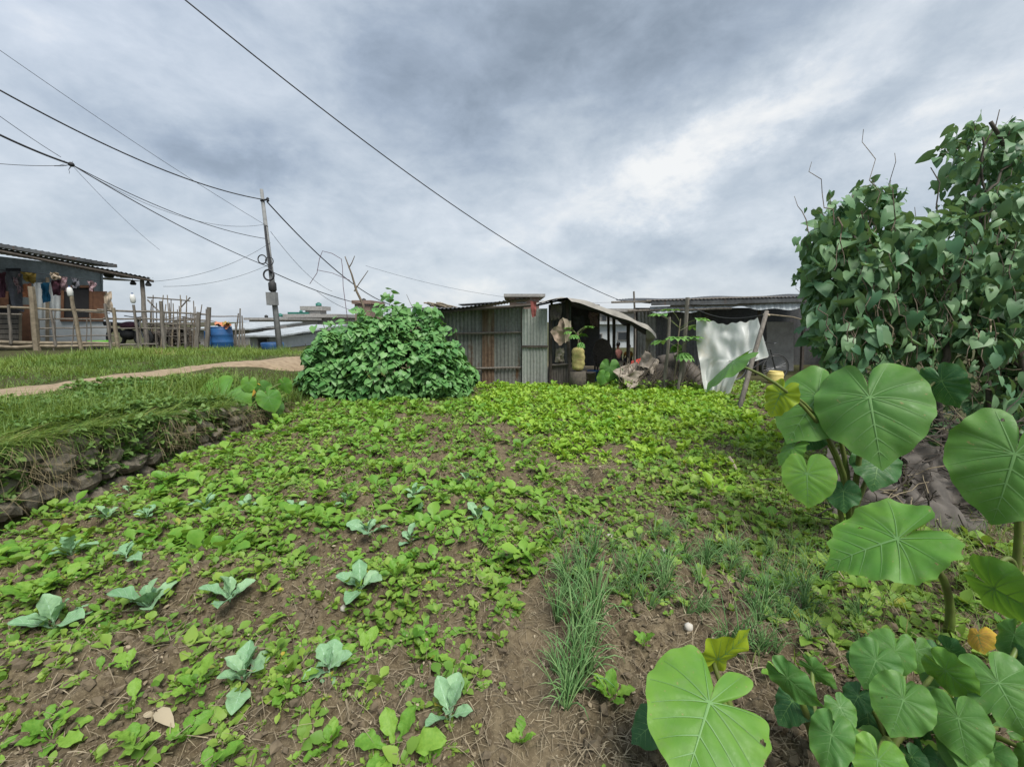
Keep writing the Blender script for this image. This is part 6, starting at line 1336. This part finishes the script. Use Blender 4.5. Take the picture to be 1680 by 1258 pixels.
az = t.m('MULTIPLY', t.m('ARCTAN2', dx, dy), 180/math.pi); el = t.m('MULTIPLY', t.m('ARCSINE', dz), 180/math.pi)
wamp = 16.
azw = t.m('ADD', az, t.m('MULTIPLY', t.m('SUBTRACT', ws.outputs[0], .5), wamp*1.5)); elw = t.m('ADD', el, t.m('MULTIPLY', t.m('SUBTRACT', ws.outputs[1], .5), wamp))
def azel(px, py):
    d = ray(px, py).normalized(); return math.degrees(math.atan2(d.x, d.y)), math.degrees(math.asin(d.z))
mp_ = t.n('ShaderNodeMapping'); t.l(D, mp_.inputs[0]); mp_.inputs['Location'].default_value = (7.3, 2.2, 5.1); mp_.inputs['Rotation'].default_value = (0, R(14), 0); mp_.inputs['Scale'].default_value = (1, 1, 1.9)
SV = mp_.outputs[0]
big, mid, fine = t.noise(SV, 2.3, 9, .56, .35), t.noise(SV, 5.5, 9, .60, .5), t.noise(SV, 14, 7, .6, .3)
hi = t.rng(el, 2, 16, .45, 1.)
val = t.m('ADD', .645, t.m('MULTIPLY', t.m('MULTIPLY', t.m('SUBTRACT', big, .5), .58), hi))
val = t.m('ADD', val, t.m('MULTIPLY', t.m('SUBTRACT', mid, .5), .50))
val = t.m('ADD', val, t.m('MULTIPLY', t.m('SUBTRACT', fine, .5), .26))
for (px, py, sx, sy, rot, amp) in ((1080, 30, 18, 10, -5, -.20), (640, 80, 10, 9, 0, -.15), (880, 110, 15, 8, 10, -.13), (540, 60, 5, 9, -20, .10), (390, 262, 10, 2.6, -4, -.22), (1200, 235, 13, 3.4, 26, .30), (1080, 350, 22, 3.5, 10, .08), (1235, 385, 3.6, 2.4, 20, .16), (1420, 300, 16, 3, 18, .18), (1340, 215, 12, 2.6, 24, -.2), (1030, 415, 15, 3.0, 4, -.22), (1320, 400, 8, 4, 5, -.2),
                               (830, 330, 14, 8, 0, .13), (850, 480, 40, 4, 0, .14), (1600, 60, 18, 12, 20, .12), (120, 60, 24, 14, 0, .05), (260, 190, 20, 8, 0, .02), (300, 430, 26, 8, 0, -.02), (1550, 250, 14, 3, 10, -.05)):
    a0, e0_ = azel(px, py); da, de = t.m('SUBTRACT', azw, a0), t.m('SUBTRACT', elw, e0_); c_, s_ = math.cos(R(rot)), math.sin(R(rot))
    u_ = t.m('DIVIDE', t.m('ADD', t.m('MULTIPLY', da, c_), t.m('MULTIPLY', de, s_)), sx); v_ = t.m('DIVIDE', t.m('SUBTRACT', t.m('MULTIPLY', de, c_), t.m('MULTIPLY', da, s_)), sy)
    g = t.m('EXPONENT', t.m('MULTIPLY', t.m('ADD', t.m('MULTIPLY', u_, u_), t.m('MULTIPLY', v_, v_)), -.7)); val = t.m('ADD', val, t.m('MULTIPLY', g, amp*1.2))
K = 1/(2**EXPO*.1)
def sc(c): return tuple(v*K for v in lin(c))
ccol = t.ramp(val, [(0, sc((118, 130, 143))), (.25, sc((141, 154, 168))), (.45, sc((166, 179, 194))), (.62, sc((190, 201, 212))), (.8, sc((214, 222, 230))), (1, sc((246, 247, 246)))])
blue = t.m('MULTIPLY', t.rng(az, 5, -45), t.rng(el, 8, 28)); ccol = t.mix(t.m('MULTIPLY', blue, .45), ccol, t.mix(1.0, ccol, (.93, .98, 1.10), 'MULTIPLY'))
ccol = t.mix(t.m('MULTIPLY', t.rng(el, 0, -6), 1), ccol, sc((120, 125, 120)))
fin = t.mix(.94, sky.outputs[0], ccol); t.l(fin, bg.inputs[0])
sl = bpy.data.lights.new('sun', 'SUN'); sl.energy = 1.5; sl.angle = R(28); sl.color = (1, .965, .9); so = bpy.data.objects.new('sun', sl); COL.objects.link(so)
sd = Vector((math.sin(SAZ)*math.cos(SEL), math.cos(SAZ)*math.cos(SEL), math.sin(SEL))); so.rotation_euler = sd.to_track_quat('Z', 'Y').to_euler(); so.location = (0, 0, 20)
cy = scene.cycles; cy.use_denoising = True; cy.max_bounces = 6; cy.diffuse_bounces = 3; cy.glossy_bounces = 2; cy.transmission_bounces = 3
